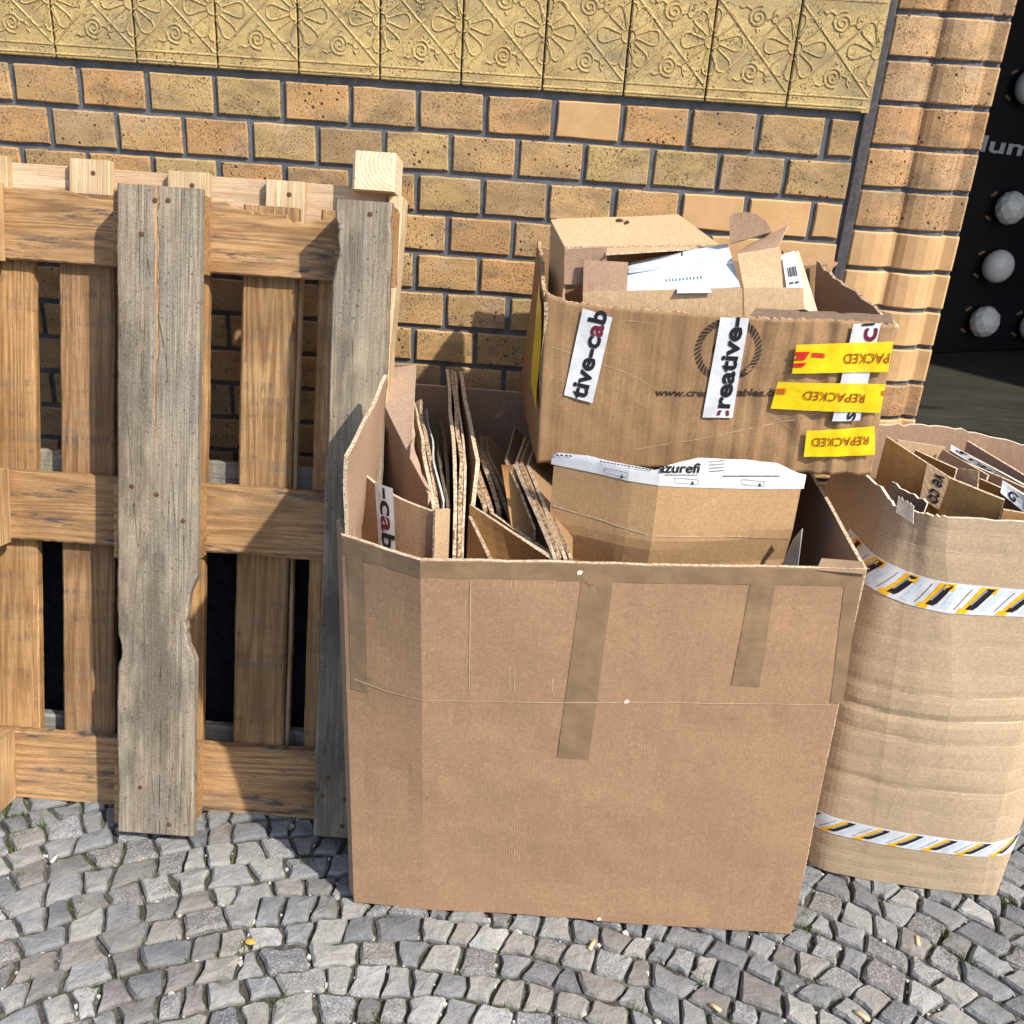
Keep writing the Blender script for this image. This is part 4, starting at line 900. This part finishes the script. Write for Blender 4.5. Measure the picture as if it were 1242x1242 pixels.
def Stape(x, z):                      # tape bridges the small wrinkles of the board
    t = (z-.79)/.27; y = lerp(-.515, -.505, t)-.010*math.sin(math.pi*max(0, min(1, (x-1.04)/.56)))*max(0, min(1.2, t)); rg_ = max(0, min(1, (x-1.33)/.2))
    y += .006*N(x*8, z*7, 2)+.0016*N(x*46, z*2.2, 4)*rg_-.0022-.0034*rg_
    return Vector((x, y, z))
rz = [on(Spc, a, b, -.5) for a, b in rim_px]
def pc_edges(z): t = (z-.79)/.275; return lerp(1.050, 1.0415, t), lerp(1.604, 1.590, t)
def pc_uv(a, b):
    zb_ = .786+.020*a+.006*max(0, N(a*6))
    x = lerp(*pc_edges(lerp(zb_, 1.06, b)), a); return Spc(x, lerp(zb_, interp(x, rz), b))-PO
solid('front_panel', pc_uv, lin(0, 1, 130), lin(0, 1, 40), .006, ('old', 'edge'), pc, True, .004, 3)
def pwall(name, A, B, C, D, seed, torn=.012, mats=('old', 'edge'), n=14, wr=.005):
    return sheet(name, *(Vector(p)-PO for p in (A, B, C, D)), .006, mats, pc, n, wr, seed, torn)
pwall('left_panel', (1.012, -.10, .775), (1.049, -.508, .787), (1.041, -.505, 1.064), (1.026, -.13, 1.083), 1, .016)
pwall('right_panel', (1.603, -.508, .806), (1.600, -.09, .80), (1.566, -.095, 1.068), (1.590, -.497, 1.060), 2, .010, ('pinkish', 'edge'))
pwall('back_panel', (1.600, -.085, .80), (1.013, -.095, .78), (1.026, -.10, 1.06), (1.585, -.075, 1.062), 3, .014)
V, F = box_mesh(1.05, 1.60, -.50, -.09, .800, .806, 0); link('bottom_panel', [v-PO for v in V], F, 'old', pc)
# inward-folded rim flap along the right half of the front
fl = [at(a, b, d) for a, b, d in ((905, 386.5, -.512), (1083, 393, -.499), (1081, 382, -.488), (1000, 375, -.488), (918, 373, -.492))]
sheet('rim_flap', fl[0]-PO, fl[1]-PO, fl[2]-PO, fl[4]-PO, .006, ('dark', 'edge'), pc, 14, .002, 6, .003)
sheet('torn_corner', at(1066, 388, -.49)-PO, at(1090, 397, -.50)-PO, at(1086, 391, -.47)-PO, at(1068, 380, -.46)-PO, .004, ('torn', 'torn'), pc, 5, .004, 7, .004)
sheet('back_flap', at(955, 330, -.09)-PO, at(1003, 330, -.08)-PO, at(1018, 318, -.05)-PO, at(950, 305, -.07)-PO, .005, ('old', 'edge'), pc, 10, .004, 8, .006)
SP = lambda x, z: Spc(x, z)-PO
def onp(*pts): return [on(Spc, a, b, -.51) for a, b in pts]
# print on the board itself: web address and rope ring
a, b = onp((793.5, 480), (956, 480)); lettering('printed_address', SP, a, b, .0125, 'www.creative-cables.com', 'ink', .0007, pc, bold=.03, shear=.18)
(rcx, rcz), = onp((883.5, 425)); rr_ = .0515; qs = []
for i in range(44):
    a0 = 6.2832*i/44; da = 6.2832/44*.66; tw = .16
    qs.append([(rcx+rr_*k*math.cos(a0+s), rcz+rr_*k*math.sin(a0+s)) for k, s in ((.82, 0), (.82, da), (1.02, da+tw), (1.02, tw))][::-1])
poly_decal('printed_rope_ring', SP, qs, 'ink', .0007, pc)
qs = []
for a0, a1 in ((2.7, 3.4), (-.35, .1)):
    for i in range(5):
        b0, b1 = lerp(a0, a1, i/5), lerp(a0, a1, (i+1)/5); qs.append([(rcx+rr_*.47*k*math.cos(t), rcz+rr_*.47*k*math.sin(t)) for k, t in ((.93, b0), (1.03, b0), (1.03, b1), (.93, b1))])
poly_decal('printed_inner_ring', SP, qs, 'ink', .0007, pc)
ST = lambda x, z: Stape(x, z)-PO
# white tapes
t1 = decal('white_tape', ST, onp((684, 478.6), (718.5, 488), (742.6, 384.4), (707, 373)), 'white', .0014, pc, 12, 40, .0004)
a, b = onp((710, 484), (737, 377)); two_tone(ST, a, b, .0275, 'tive-cab', 'tive-c', 'tive-ca', .0026, t1, .03)
t2 = decal('white_tape', ST, onp((851.6, 505.5), (888, 505.5), (908, 385), (873.5, 384)), 'white', .0014, pc, 12, 40, .0004)
a, b = onp((881.5, 511), (901.5, 384)); lettering('lettering', ST, a, b, .0270, 'creative-', 'black', .0026, t2, bold=.03, clip=(.128, 1))
V0, _ = glyphs('creative-', .03); a2 = (lerp(a[0], b[0], 0), lerp(a[1], b[1], 0)); wid = max(v[0] for v in V0)-min(v[0] for v in V0); Vc, _ = glyphs('c', .02); fc = (max(v[0] for v in Vc)-min(v[0] for v in Vc))/wid
lettering('lettering', ST, a, (lerp(a[0], b[0], fc), lerp(a[1], b[1], fc)), .0270, 'c', 'maroon', .0027, t2, clip=(.55, 1))
t3 = decal('white_tape', ST, onp((1007.6, 508.5), (1041.7, 508.5), (1067.5, 391), (1033.6, 391)), 'white', .0014, pc, 12, 40, .0004)
a, b = onp((1034, 507.5), (1036, 497)); lettering('lettering', ST, a, b, .021, 's', 'black', .0026, t3)
a, b = onp((1060, 413), (1062.5, 396)); lettering('lettering', ST, a, b, .030, 'c', 'maroon', .0026, t3)
q = onp((1043, 390), (1059, 389)); poly_decal('letter_end', ST, [[(q[0][0], q[0][1]-.004), (q[1][0], q[1][1]-.004), (q[1][0], q[1][1]-.0005), (q[0][0], q[0][1]-.0005)]], 'black', .0026, t3)
qs = []; (ccx, ccz), = onp((1041, 432.5))
for i in range(20):
    b0, b1 = 6.2832*i/20, 6.2832*(i+1)/20; qs.append([(ccx+.0165*k*math.cos(t), ccz+.0165*k*math.sin(t)) for k, t in ((.9, b0), (1., b0), (1., b1), (.9, b1))])
poly_decal('ring_mark', ST, qs, 'greyink', .0030, t3)
# yellow tapes with upside-down red lettering
def ytape(q, base, h, clip, marks):
    t = decal('yellow_tape', ST, onp(*q), 'yellow', .0034, pc, 40, 12, .0004)
    a, b = onp(*base); lettering('lettering', ST, a, b, h, 'REPACKED', 'redtext', .0050, t, bold=0., clip=clip)
    if marks: poly_decal('red_mark', ST, [onp(*m_) for m_ in marks], 'red', .0050, t)
c2 = lambda *pts: [(900+x/6.21, 370+y/6.21) for x, y in pts]
def stripes(x0, x1, ys, slant=-6): return [c2((x0, y+5), (x1, y+5), (x1-slant, y-3), (x0-slant, y-3)) for y in ys]
ytape(c2((368, 505), (1085, 490), (1128, 262), (405, 290)), c2((1205, 352), (757, 352)), .0165, (.20, 1), [c2((388, 400), (460, 402), (507, 343), (380, 342), (412, 372)), c2((372, 455), (452, 450), (480, 422), (380, 426))]+stripes(515, 607, (352, 364, 376)))
ytape(c2((210, 770), (1030, 800), (1068, 580), (265, 565)), c2((915, 652), (465, 637)), .0150, (0, 1), stripes(245, 320, (616, 631, 646))+stripes(1033, 1055, (632, 645, 658)))
ytape(c2((455, 1128), (985, 1108), (990, 902), (480, 935)), c2((945, 975), (522, 985)), .0150, (0, 1), None)
# torn bit of the tape end, and the yellow tape wrapping the left corner
sheet('torn_tape_end', at(873, 406, -.517)-PO, at(898, 396, -.52)-PO, at(908, 384, -.517)-PO, at(880, 402, -.519)-PO, .001, ('torn', 'torn'), pc, 6, .004, 12, .003)
S_l = quad(Vector((1.012, -.10, .775)), Vector((1.049, -.508, .787)), Vector((1.041, -.505, 1.064)), Vector((1.026, -.13, 1.083)), .005, 9, 1)
V = []; F = []
for i in range(13):
    for j in range(3):
        v_ = lerp(.30, .93, i/12); u_ = lerp(.60, .97, j/2); p = S_l(u_, v_); V.append(p+Vector((-.0032, -.003, 0))-PO)
for i in range(12):
    for j in range(2): a = i*3+j; F.append((a, a+3, a+4, a+1))
link('yellow_tape', V, F, 'yellow', pc)
for pts, wd in ([((846, 382), (841, 470), (834, 545)), .0018], [((980, 392), (970, 470), (962, 562)), .0020], [((1003, 394), (993, 480), (983, 566)), .0022], [((1016, 396), (1004, 560)), .0016], [((940, 390), (930, 480), (926, 560)), .0014], [((760, 378), (755, 470), (752, 550)), .0010], [((705, 500), (700, 545)), .0014], [((1052, 520), (1046, 570)), .0020], [((700, 395), (740, 388), (800, 392)), .0012], [((668, 420), (760, 452), (795, 470)), .0010], [((770, 545), (860, 530), (980, 505), (1045, 478)), .0015], [((930, 500), (960, 520), (975, 545)), .0010]):
    crease(SP, onp(*pts), wd, pc, off=.0007)

# ------------------------------------------------------------------ things inside the printed carton
GI = 'packaging in the printed carton'
lid = empty('lidded_box', at(770, 290, -.25)); LO = lid.location.copy(); tag(lid, 'tan shipping box with a closed lid, at the back left of the printed carton', 'box', GI)
a_, b_, c_, d_ = atz(685, 299, 1.125), atz(872, 295.5, 1.125), atz(822, 260, 1.150), atz(668, 266.5, 1.150)
sheet('lid', a_-LO, b_-LO, c_-LO, d_-LO, .004, ('light', 'edge_l'), lid, 8, .002, 1)
dn = Vector((.004, .004, -.12))
sheet('left_side', d_+dn-LO, a_+dn-LO, a_+Vector((.001, 0, -.004))-LO, d_+Vector((.001, 0, -.004))-LO, .004, ('light', 'edge_l'), lid, 5, .001, 2)
sheet('right_side', b_+dn-LO, c_+dn-LO, c_+Vector((-.001, 0, -.004))-LO, b_+Vector((-.001, 0, -.004))-LO, .004, ('light', 'edge_l'), lid, 5, .001, 3)
sheet('back_side', c_+dn-LO, d_+dn-LO, d_+Vector((0, -.001, -.004))-LO, c_+Vector((0, -.001, -.004))-LO, .004, ('light', 'edge_l'), lid, 5, .001, 4)
sheet('front_lip', at(735, 308, a_.y-.010)-LO, at(868, 299, b_.y-.012)-LO, b_+Vector((-.001, -.001, -.0035))-LO, lerp(a_, b_, .26)+Vector((0, -.001, -.0035))-LO, .003, ('light', 'edge_l'), lid, 6, .001, 5)
sheet('front_flap', at(684, 345, a_.y-.004)-LO, at(736, 345, a_.y)-LO, at(736, 299.5, a_.y-.002)-LO, a_+Vector((0, -.001, -.004))-LO, .003, ('krafti', 'edge_l'), lid, 5, .001, 6)
Sl = lambda u, v: (a_*(1-u)*(1-v)+b_*u*(1-v)+c_*u*v+d_*(1-u)*v)-LO
poly_decal('print_smudge', Sl, [[(.46, .80), (.52, .80), (.50, .90), (.47, .88)], [(.50, .70), (.54, .72), (.55, .82), (.52, .80)]], 'ink', .0025, lid)
ml = empty('open_mailer', at(830, 360, -.45)); MO = ml.location.copy(); tag(ml, 'small open kraft mailer box with its flaps up, in the front of the printed carton', 'box', GI)
def ms(name, pts, mats=('light', 'edge_l'), th=.003, seed=0, wr=.001, n=6): return sheet(name, *(at(*p)-MO for p in pts), th, mats, ml, n, wr, seed)
ms('front_wall', [(707, 410, -.448), (902, 420, -.462), (900, 349, -.450), (707, 354.5, -.440)], seed=1)
ms('front_wall', [(904, 420, -.462), (978, 420, -.452), (974, 349, -.442), (902, 349, -.450)], seed=2)
ms('left_flap', [(707, 354, -.438), (760, 354, -.438), (762, 318, -.425), (708, 315, -.43)], ('krafti', 'edge_l'), seed=3)
ms('back_panel', [(902, 350, -.442), (950, 349, -.432), (946, 299, -.40), (894, 308, -.405)], seed=4)
ms('top_flap', [(893, 308, -.400), (944, 298, -.39), (956, 273, -.33), (905, 298, -.36)], ('krafti', 'edge_l'), seed=5)
# rounded tuck tab
t_px = [(885, 296), (885, 263), (890, 258.5), (905, 257), (918, 260), (930, 269), (936, 281)]; V = [at(a, b, -.36)-MO for a, b in t_px]+[at(a+1, b+.5, -.353)-MO for a, b in t_px]; n = len(t_px)
link('tuck_tab', V, [tuple(range(n-1, -1, -1)), tuple(range(n, 2*n))]+[(i, (i+1) % n, n+(i+1) % n, n+i) for i in range(n)], 'krafti', ml)
pk = empty('white_packet', at(830, 330, -.40)); KO = pk.location.copy(); tag(pk, 'flat bluish white packet lying in the open kraft mailer', 'packet', GI)
A, B, C, D = at(760, 356, -.432), at(898, 348, -.440), at(884, 300, -.36), at(762, 322, -.37)
sheet('packet_body', *(p-KO for p in (A, B, C, D)), .012, ('paper', 'paper'), pk, 8, .002, 1)
sheet('packet_flap', *(p-KO for p in (at(762, 330, -.395), at(826, 322, -.385), at(826, 306, -.34), at(764, 318, -.35))), .002, ('paper', 'paper'), pk, 5, .001, 2)
sheet('packet_flap', *(p-KO for p in (at(828, 322, -.385), at(886, 314, -.385), at(883, 295, -.33), at(828, 305, -.34))), .002, ('paper', 'paper'), pk, 5, .001, 3)
sheet('paper_lip', *(p-KO for p in (at(821, 356, -.455), at(864, 355, -.456), at(858, 344, -.445), at(822, 347, -.445))), .0015, ('paper', 'torn'), pk, 5, .002, 4)
Sk = lambda u, v: (A*(1-u)*(1-v)+B*u*(1-v)+C*u*v+D*(1-u)*v)-KO
poly_decal('faint_print', Sk, [[(u, .28), (u+.018, .28), (u+.022, .36), (u+.004, .36)] for u in np.arange(.36, .70, .032)], 'blueink', .003, pk)
pe = empty('padded_envelope', at(965, 340, -.43)); EO = pe.location.copy(); tag(pe, 'beige padded envelope with a white barcode label, right of the kraft mailer', 'envelope', GI)
sheet('envelope', *(p-EO for p in (at(948, 385, -.43), at(994, 385, -.43), at(969, 304, -.36), at(944, 310, -.37))), .008, ('mailer', 'mailer'), pe, 7, .003, 1)
E4 = [at(953, 351, -.412), at(973, 349, -.412), at(962, 305.5, -.372), at(947, 310, -.380)]; Se = lambda u, v: (E4[0]*(1-u)*(1-v)+E4[1]*u*(1-v)+E4[2]*u*v+E4[3]*(1-u)*v)-EO+Vector((0, -.006, .002))
lb = decal('barcode_label', Se, [(0, 0), (1, 0), (1, 1), (0, 1)], 'white', .001, pe, 4, 4); q = []
u = .22
for wv in (.05, .03, .06, .03, .04, .05, .03, .06): q.append([(u, .32), (u+wv, .32), (u+wv, .60), (u, .60)]); u += wv+.035
q += [[(.2, .12), (.45, .12), (.45, .17), (.2, .17)], [(.55, .12), (.8, .12), (.8, .17), (.55, .17)]]
poly_decal('barcode', Se, q, 'black', .002, lb)

# ================================================================== TALL TAN CARTON on the right
tc_ = empty('taped_carton', (1.85, -.4, 0)); TO = tc_.location.copy(); tag(tc_, 'tall bulging tan carton with white, yellow and black striped tape, at the right edge', 'carton')
LV = [(0., [(1.60, -.30), (1.640, -.552), (1.73, -.585), (1.84, -.598), (1.955, -.606), (1.992, -.585), (1.99, -.28)]),
      (.125, [(1.59, -.30), (1.626, -.552), (1.728, -.590), (1.83, -.602), (1.940, -.606), (2.012, -.560), (2.02, -.26)]),
      (.26, [(1.58, -.30), (1.624, -.545), (1.715, -.585), (1.815, -.600), (1.938, -.595), (2.035, -.52), (2.04, -.25)]),
      (.43, [(1.575, -.30), (1.624, -.530), (1.70, -.574), (1.80, -.590), (1.945, -.566), (2.06, -.47), (2.06, -.22)]),
      (.60, [(1.585, -.30), (1.630, -.515), (1.694, -.553), (1.765, -.568), (1.96, -.560), (2.10, -.45), (2.10, -.18)]),
      (.69, [(1.60, -.30), (1.642, -.495), (1.685, -.542), (1.735, -.563), (1.955, -.558), (2.12, -.44), (2.11, -.16)]),
      (.80, [(1.62, -.30), (1.655, -.478), (1.685, -.530), (1.72, -.556), (1.95, -.555), (2.13, -.43), (2.12, -.15)])]
def cat(p0, p1, p2, p3, t): return .5*((2*p1)+(-p0+p2)*t+(2*p0-5*p1+4*p2-p3)*t*t+(-p0+3*p1-3*p2+p3)*t**3)
def row_pt(pts, k):
    i = min(int(k), 5); t = k-i; g = lambda j: Vector(pts[max(0, min(6, j))]); a, b = cat(g(i-1), g(i), g(i+1), g(i+2), t), g(i)*(1-t)+g(i+1)*t; return a*.5+b*.5
FOLDS = ((.032, .002), (.06, .0025), (.185, .002), (.235, .006), (.283, .002), (.335, .005), (.382, .011), (.43, .006), (.475, .002), (.53, .002), (.70, .003), (.735, .002))
def Stc(k, z):                         # k runs 0..6 round the outside, z is the height
    for (z0_, p0), (z1_, p1) in zip(LV, LV[1:]):
        if z <= z1_ or z1_ == .80: break
    t = (z-z0_)/(z1_-z0_); p = row_pt(p0, k)*(1-t)+row_pt(p1, k)*t
    fold = sum(d_*max(0, 1-abs(z-c_-.004*N(k*1.7, c_*40))/.013) for c_, d_ in FOLDS)
    q = p+Vector((-.3, -.95))*(.0004*N(k*2.5, z*38, 1)+.0014*N(k*2.2, z*7, 7)-fold*.32); return Vector((q.x, q.y, z))
def ztop(k): return interp(k, [(0, .755), (.8, .762), (1.2, .748), (1.7, .752), (2.3, .757), (3, .760), (4, .762), (6, .75)])+.004*N(k*9)
kk = lin(0, 6, 66)
solid('carton_wall', lambda k, v: Stc(k, .003+v*(ztop(k)-.003))-TO, kk, lin(0, 1, 110), .006, ('tan', 'torn', 'krafti'), tc_, False, .003, 5)
bk = [at(1058, 516, -.13), at(1105, 515, -.125), at(1150, 518, -.12), at(1200, 530, -.12), at(1260, 543, -.13)]
def tb_uv(u, v):
    i = min(int(u*4), 3); p = lerp(bk[i], bk[i+1], u*4-i); return Vector((p.x, p.y, lerp(.02, p.z+.003*N(u*20), v)))-TO
solid('back_wall', tb_uv, lin(0, 1, 24), lin(0, 1, 12), .006, ('krafti', 'torn'), tc_, False, .004, 6)
sheet('left_wall', Vector((1.61, -.14, .02))-TO, Vector((1.60, -.31, .02))-TO, Vector((1.625, -.31, .752))-TO, Vector((1.70, -.14, .75))-TO, .006, ('krafti', 'torn'), tc_, 8, .004, 7, .004)
# striped tape: a white band with slanted black, amber and pale blue print
def band(zlo, zhi, k0, k1, unit, name, extra=False):
    STC = lambda k, z: Stc(k, z)-TO
    nrm = lambda k, z: (Stc(k+.01, z)-Stc(k-.01, z)).cross(Vector((0, 0, 1))).normalized()
    ks = lin(k0, k1, 60); L = [0]
    for a, b in zip(ks, ks[1:]): L.append(L[-1]+(Stc(b, zlo(b))-Stc(a, zlo(a))).length)
    def P(s, t, off):
        k = float(np.interp(s, L, ks)); z = lerp(zlo(k), zhi(k), t); return STC(k, z)+nrm(k, z)*off
    V, F = [], []
    for i, k in enumerate(ks):
        for t in lin(0, 1, 4): V.append(P(L[i], t, .0012))
    for i in range(60):
        for j in range(4): a = i*5+j; F.append((a, a+5, a+6, a+1))
    b = link(name, V, F, 'white', tc_, True)
    def bars(nm, mat, shape, off, start=0.):
        s0 = start
        while s0 < L[-1]-.1*unit:
            V, F = [], []
            (a0, t0_), (a1, t1_), (wd, _) = shape
            n = 6
            o_ = len(V)
            for i in range(n+1):
                f = i/n; s_ = s0+lerp(a0, a1, f)*unit; t_ = lerp(t0_, t1_, f)
                for q_ in (0, 1): V.append(P(max(0, min(L[-1], s_+q_*wd*unit)), t_, off))
            for i in range(n): F.append((o_+2*i, o_+2*i+1, o_+2*i+3, o_+2*i+2))
            s0 += unit; link(nm, V, F, mat, b)
    bars('amber_stripe', 'gold', ((-.20, .04), (.44, .95), (.13, 0)), .0017); bars('amber_corner', 'gold', ((-.26, .02), (-.16, .20), (.26, 0)), .0018)
    bars('black_stripe', 'black', ((-.02, .16), (.56, .92), (.21, 0)), .0021); bars('blue_stripe', 'blueink', ((.34, .12), (.84, .88), (.17, 0)), .0017); bars('thin_line', 'black', ((.24, .22), (.72, .86), (.022, 0)), .0019); bars('thin_line', 'black', ((-.30, .14), (.20, .86), (.018, 0)), .0019)
    bars('stripe_print', 'greyink', ((.10, .32), (.52, .86), (.05, 0)), .0024)
    if extra: bars('amber_corner', 'gold', ((.50, .74), (.60, .97), (.24, 0)), .0020)
band(lambda k: interp(k, [(1, .098), (2, .098), (3, .096), (4, .098), (5.4, .098)]), lambda k: interp(k, [(1, .138), (2, .136), (3, .134), (4, .132), (5.4, .140)]), .85, 5.1, .062, 'striped_tape')
band(lambda k: interp(k, [(.5, .615), (1, .606), (2, .592), (3, .588), (4, .592), (5.4, .60)]), lambda k: interp(k, [(.5, .668), (1, .660), (2, .650), (3, .645), (4, .640), (5.4, .645)]), .60, 4.9, .066, 'striped_tape', True)
# fold lines across and a few down
def tcrease(pts, wd, mat='tcrease_'):
    STC = lambda k, z: Stc(k, z)-TO; V, F = [], []
    for (k0, z0_), (k1, z1_) in zip(pts, pts[1:]):
        n = max(3, int(abs(k1-k0)*10)+3)
        for i in range(n):
            o_ = len(V)
            for f in (i/n, (i+1)/n):
                k, z = lerp(k0, k1, f), lerp(z0_, z1_, f); w_ = wd*(.3+.9*abs(N(k*6, z*60))); nn = (Stc(k+.01, z)-Stc(k-.01, z)).cross(Vector((0, 0, 1))).normalized()*.0007
                horiz = abs(k1-k0)*.1 > abs(z1_-z0_)
                for s in (-1, 1): V.append((STC(k, z+s*w_/2) if horiz else STC(k+s*w_*4, z))+nn)
            F.append((o_, o_+2, o_+3, o_+1))
    link('worn_crease', V, F, mat, tc_)
for z_, dz, wd in ((.185, -.004, .0018), (.235, .0, .0026), (.283, -.002, .0016), (.335, .0, .0022), (.382, .002, .0036), (.43, .004, .0026), (.475, -.003, .0014), (.53, 0, .0014), (.70, -.004, .0016), (.735, .0, .0010), (.06, .0, .0016), (.032, .006, .0014)):
    tcrease([(.9, z_+dz), (2, z_+dz*.5), (3, z_), (4.05, z_-.002), (5, z_+.004)], wd)
tcrease([(3.05, .42), (2.7, .33), (2.35, .24), (2.2, .15)], .0014); tcrease([(4.0, .43), (4.05, .33), (4.0, .15)], .0012); tcrease([(1.85, .75), (2.3, .70), (2.75, .655)], .0022); tcrease([(1.15, .75), (1.1, .68)], .0016)
V = []  # ragged pale paper hanging off the torn front left edge
sheet('torn_liner', Stc(1.35, .742)-TO+Vector((-.004, -.004, 0)), Stc(1.95, .735)-TO+Vector((-.003, -.005, 0)), Stc(1.8, .762)-TO+Vector((0, -.003, .002)), Stc(1.30, .765)-TO+Vector((-.002, 0, .003)), .0012, ('torn', 'torn'), tc_, 9, .006, 21, .006)
# flattened boards inside the tan carton
GT = 'flattened boards in the tan carton'
def c3(x, y): return 1040+x/6.149, 480+y/6.149
def fb(pts, mats, label, th=.005, seed=0, name='cardboard_board', wr=.003, torn=0.):
    P = [at(*c3(x, y), d) for x, y, d in pts]; 
    dn_ = lambda p, q: Vector((p.x, p.y+.012, p.z-.10))
    o = sheet(name, dn_(P[0], P[3]), dn_(P[1], P[2]), P[2], P[3], th, mats, None, 8, wr, seed, torn); tag(o, label, 'cardboard sheet', GT); return o
o1 = fb([(175, 520, -.36), (640, 840, -.45), (690, 612, -.43), (215, 305, -.34)], ('orange', 'edge_l'), 'orange brown board with a strip of kraft tape and black letters in the tan carton', seed=61)
P_ = [at(*c3(x, y), d) for x, y, d in ((175, 520, -.36), (640, 840, -.45), (690, 612, -.43), (215, 305, -.34))]
So = lambda u, v: P_[0]*(1-u)*(1-v)+P_[1]*u*(1-v)+P_[2]*u*v+P_[3]*(1-u)*v
kt = decal('kraft_tape', So, [(.66, -.15), (1.0, -.12), (1.0, 1.01), (.66, 1.01)], 'light', .005, o1, 4, 8); lettering('lettering', So, (.80, .93), (.78, -.02), .22, 've co', 'black', .0062, kt)
fb([(600, 850, -.47), (1090, 900, -.52), (1095, 780, -.52), (690, 615, -.475)], ('orange', 'edge_l'), 'broad orange brown board at the front right of the tan carton, below the lettered tape', seed=62)
fb([(430, 520, -.33), (735, 640, -.39), (738, 545, -.38), (428, 405, -.31)], ('orange', 'edge_l'), 'narrow board directly behind the lettered orange board', seed=63)
fb([(300, 450, -.22), (660, 480, -.22), (660, 385, -.20), (300, 330, -.20)], ('light', 'edge_l'), 'pale tan board lying at the back left inside the tan carton', seed=64)
fb([(500, 470, -.27), (960, 640, -.36), (965, 592, -.35), (640, 400, -.255)], ('pinkish', 'edge_l'), 'creased tan board in the middle of the tan carton', seed=65, wr=.008)
fb([(740, 650, -.41), (1000, 750, -.47), (900, 560, -.42), (755, 540, -.395)], ('light', 'edge'), 'short folded flap behind the broad orange board', seed=66, wr=.006)
ob = fb([(690, 460, -.24), (1300, 790, -.36), (1300, 700, -.36), (700, 372, -.22)], ('dark', 'torn'), 'board with a white black-lettered tape along its top, middle of the tan carton', seed=67)
P2 = [at(*c3(x, y), d) for x, y, d in ((690, 460, -.24), (1300, 790, -.36), (1300, 700, -.36), (700, 372, -.22))]; So2 = lambda u, v: P2[0]*(1-u)*(1-v)+P2[1]*u*(1-v)+P2[2]*u*v+P2[3]*(1-u)*v
wt = decal('white_tape', So2, [(.0, .45), (1, .30), (1, 1), (0, 1)], 'white', .005, ob, 10, 3); lettering('lettering', So2, (.06, .72), (.66, .48), .40, 's cauo', 'black', .0062, wt, bold=.03)
fb([(820, 430, -.17), (1330, 730, -.29), (1330, 650, -.28), (815, 337, -.16)], ('pinkish', 'edge_l'), 'fluted tan board rearmost on the right inside the tan carton', seed=68)
og = fb([(1060, 740, -.45), (1330, 950, -.50), (1330, 800, -.49), (1085, 640, -.43)], ('dark', 'torn'), 'board with a white tape and a black letter at the right photo edge', seed=69)
P3 = [at(*c3(x, y), d) for x, y, d in ((1060, 740, -.45), (1330, 950, -.50), (1330, 800, -.49), (1085, 640, -.43))]; So3 = lambda u, v: P3[0]*(1-u)*(1-v)+P3[1]*u*(1-v)+P3[2]*u*v+P3[3]*(1-u)*v
wt = decal('white_tape', So3, [(.0, .05), (1, .15), (1, 1), (0, 1)], 'white', .005, og, 6, 3); lettering('lettering', So3, (.18, .25), (.42, .20), .6, 'G', 'black', .0062, wt, bold=.03)
fb([(560, 560, -.30), (1130, 800, -.43), (1130, 720, -.42), (570, 470, -.285)], ('orange', 'edge_l'), 'long orange brown board with pale cut edge, third from front in the tan carton', seed=71)
fb([(640, 520, -.27), (1250, 760, -.39), (1250, 690, -.385), (650, 430, -.26)], ('light', 'edge_l'), 'long pale tan board just in front of the white taped one in the tan carton', seed=72)
fb([(1080, 960, -.535), (1400, 1010, -.545), (1400, 905, -.54), (1090, 850, -.53)], ('orange', 'edge_l'), 'orange brown board end in the front right corner of the tan carton', seed=73)
fb([(190, 690, -.455), (480, 850, -.50), (520, 800, -.495), (255, 640, -.44)], ('dark', 'torn'), 'shabby dark board with torn pale paper in the front left corner of the tan carton', seed=70, wr=.008, torn=.006)
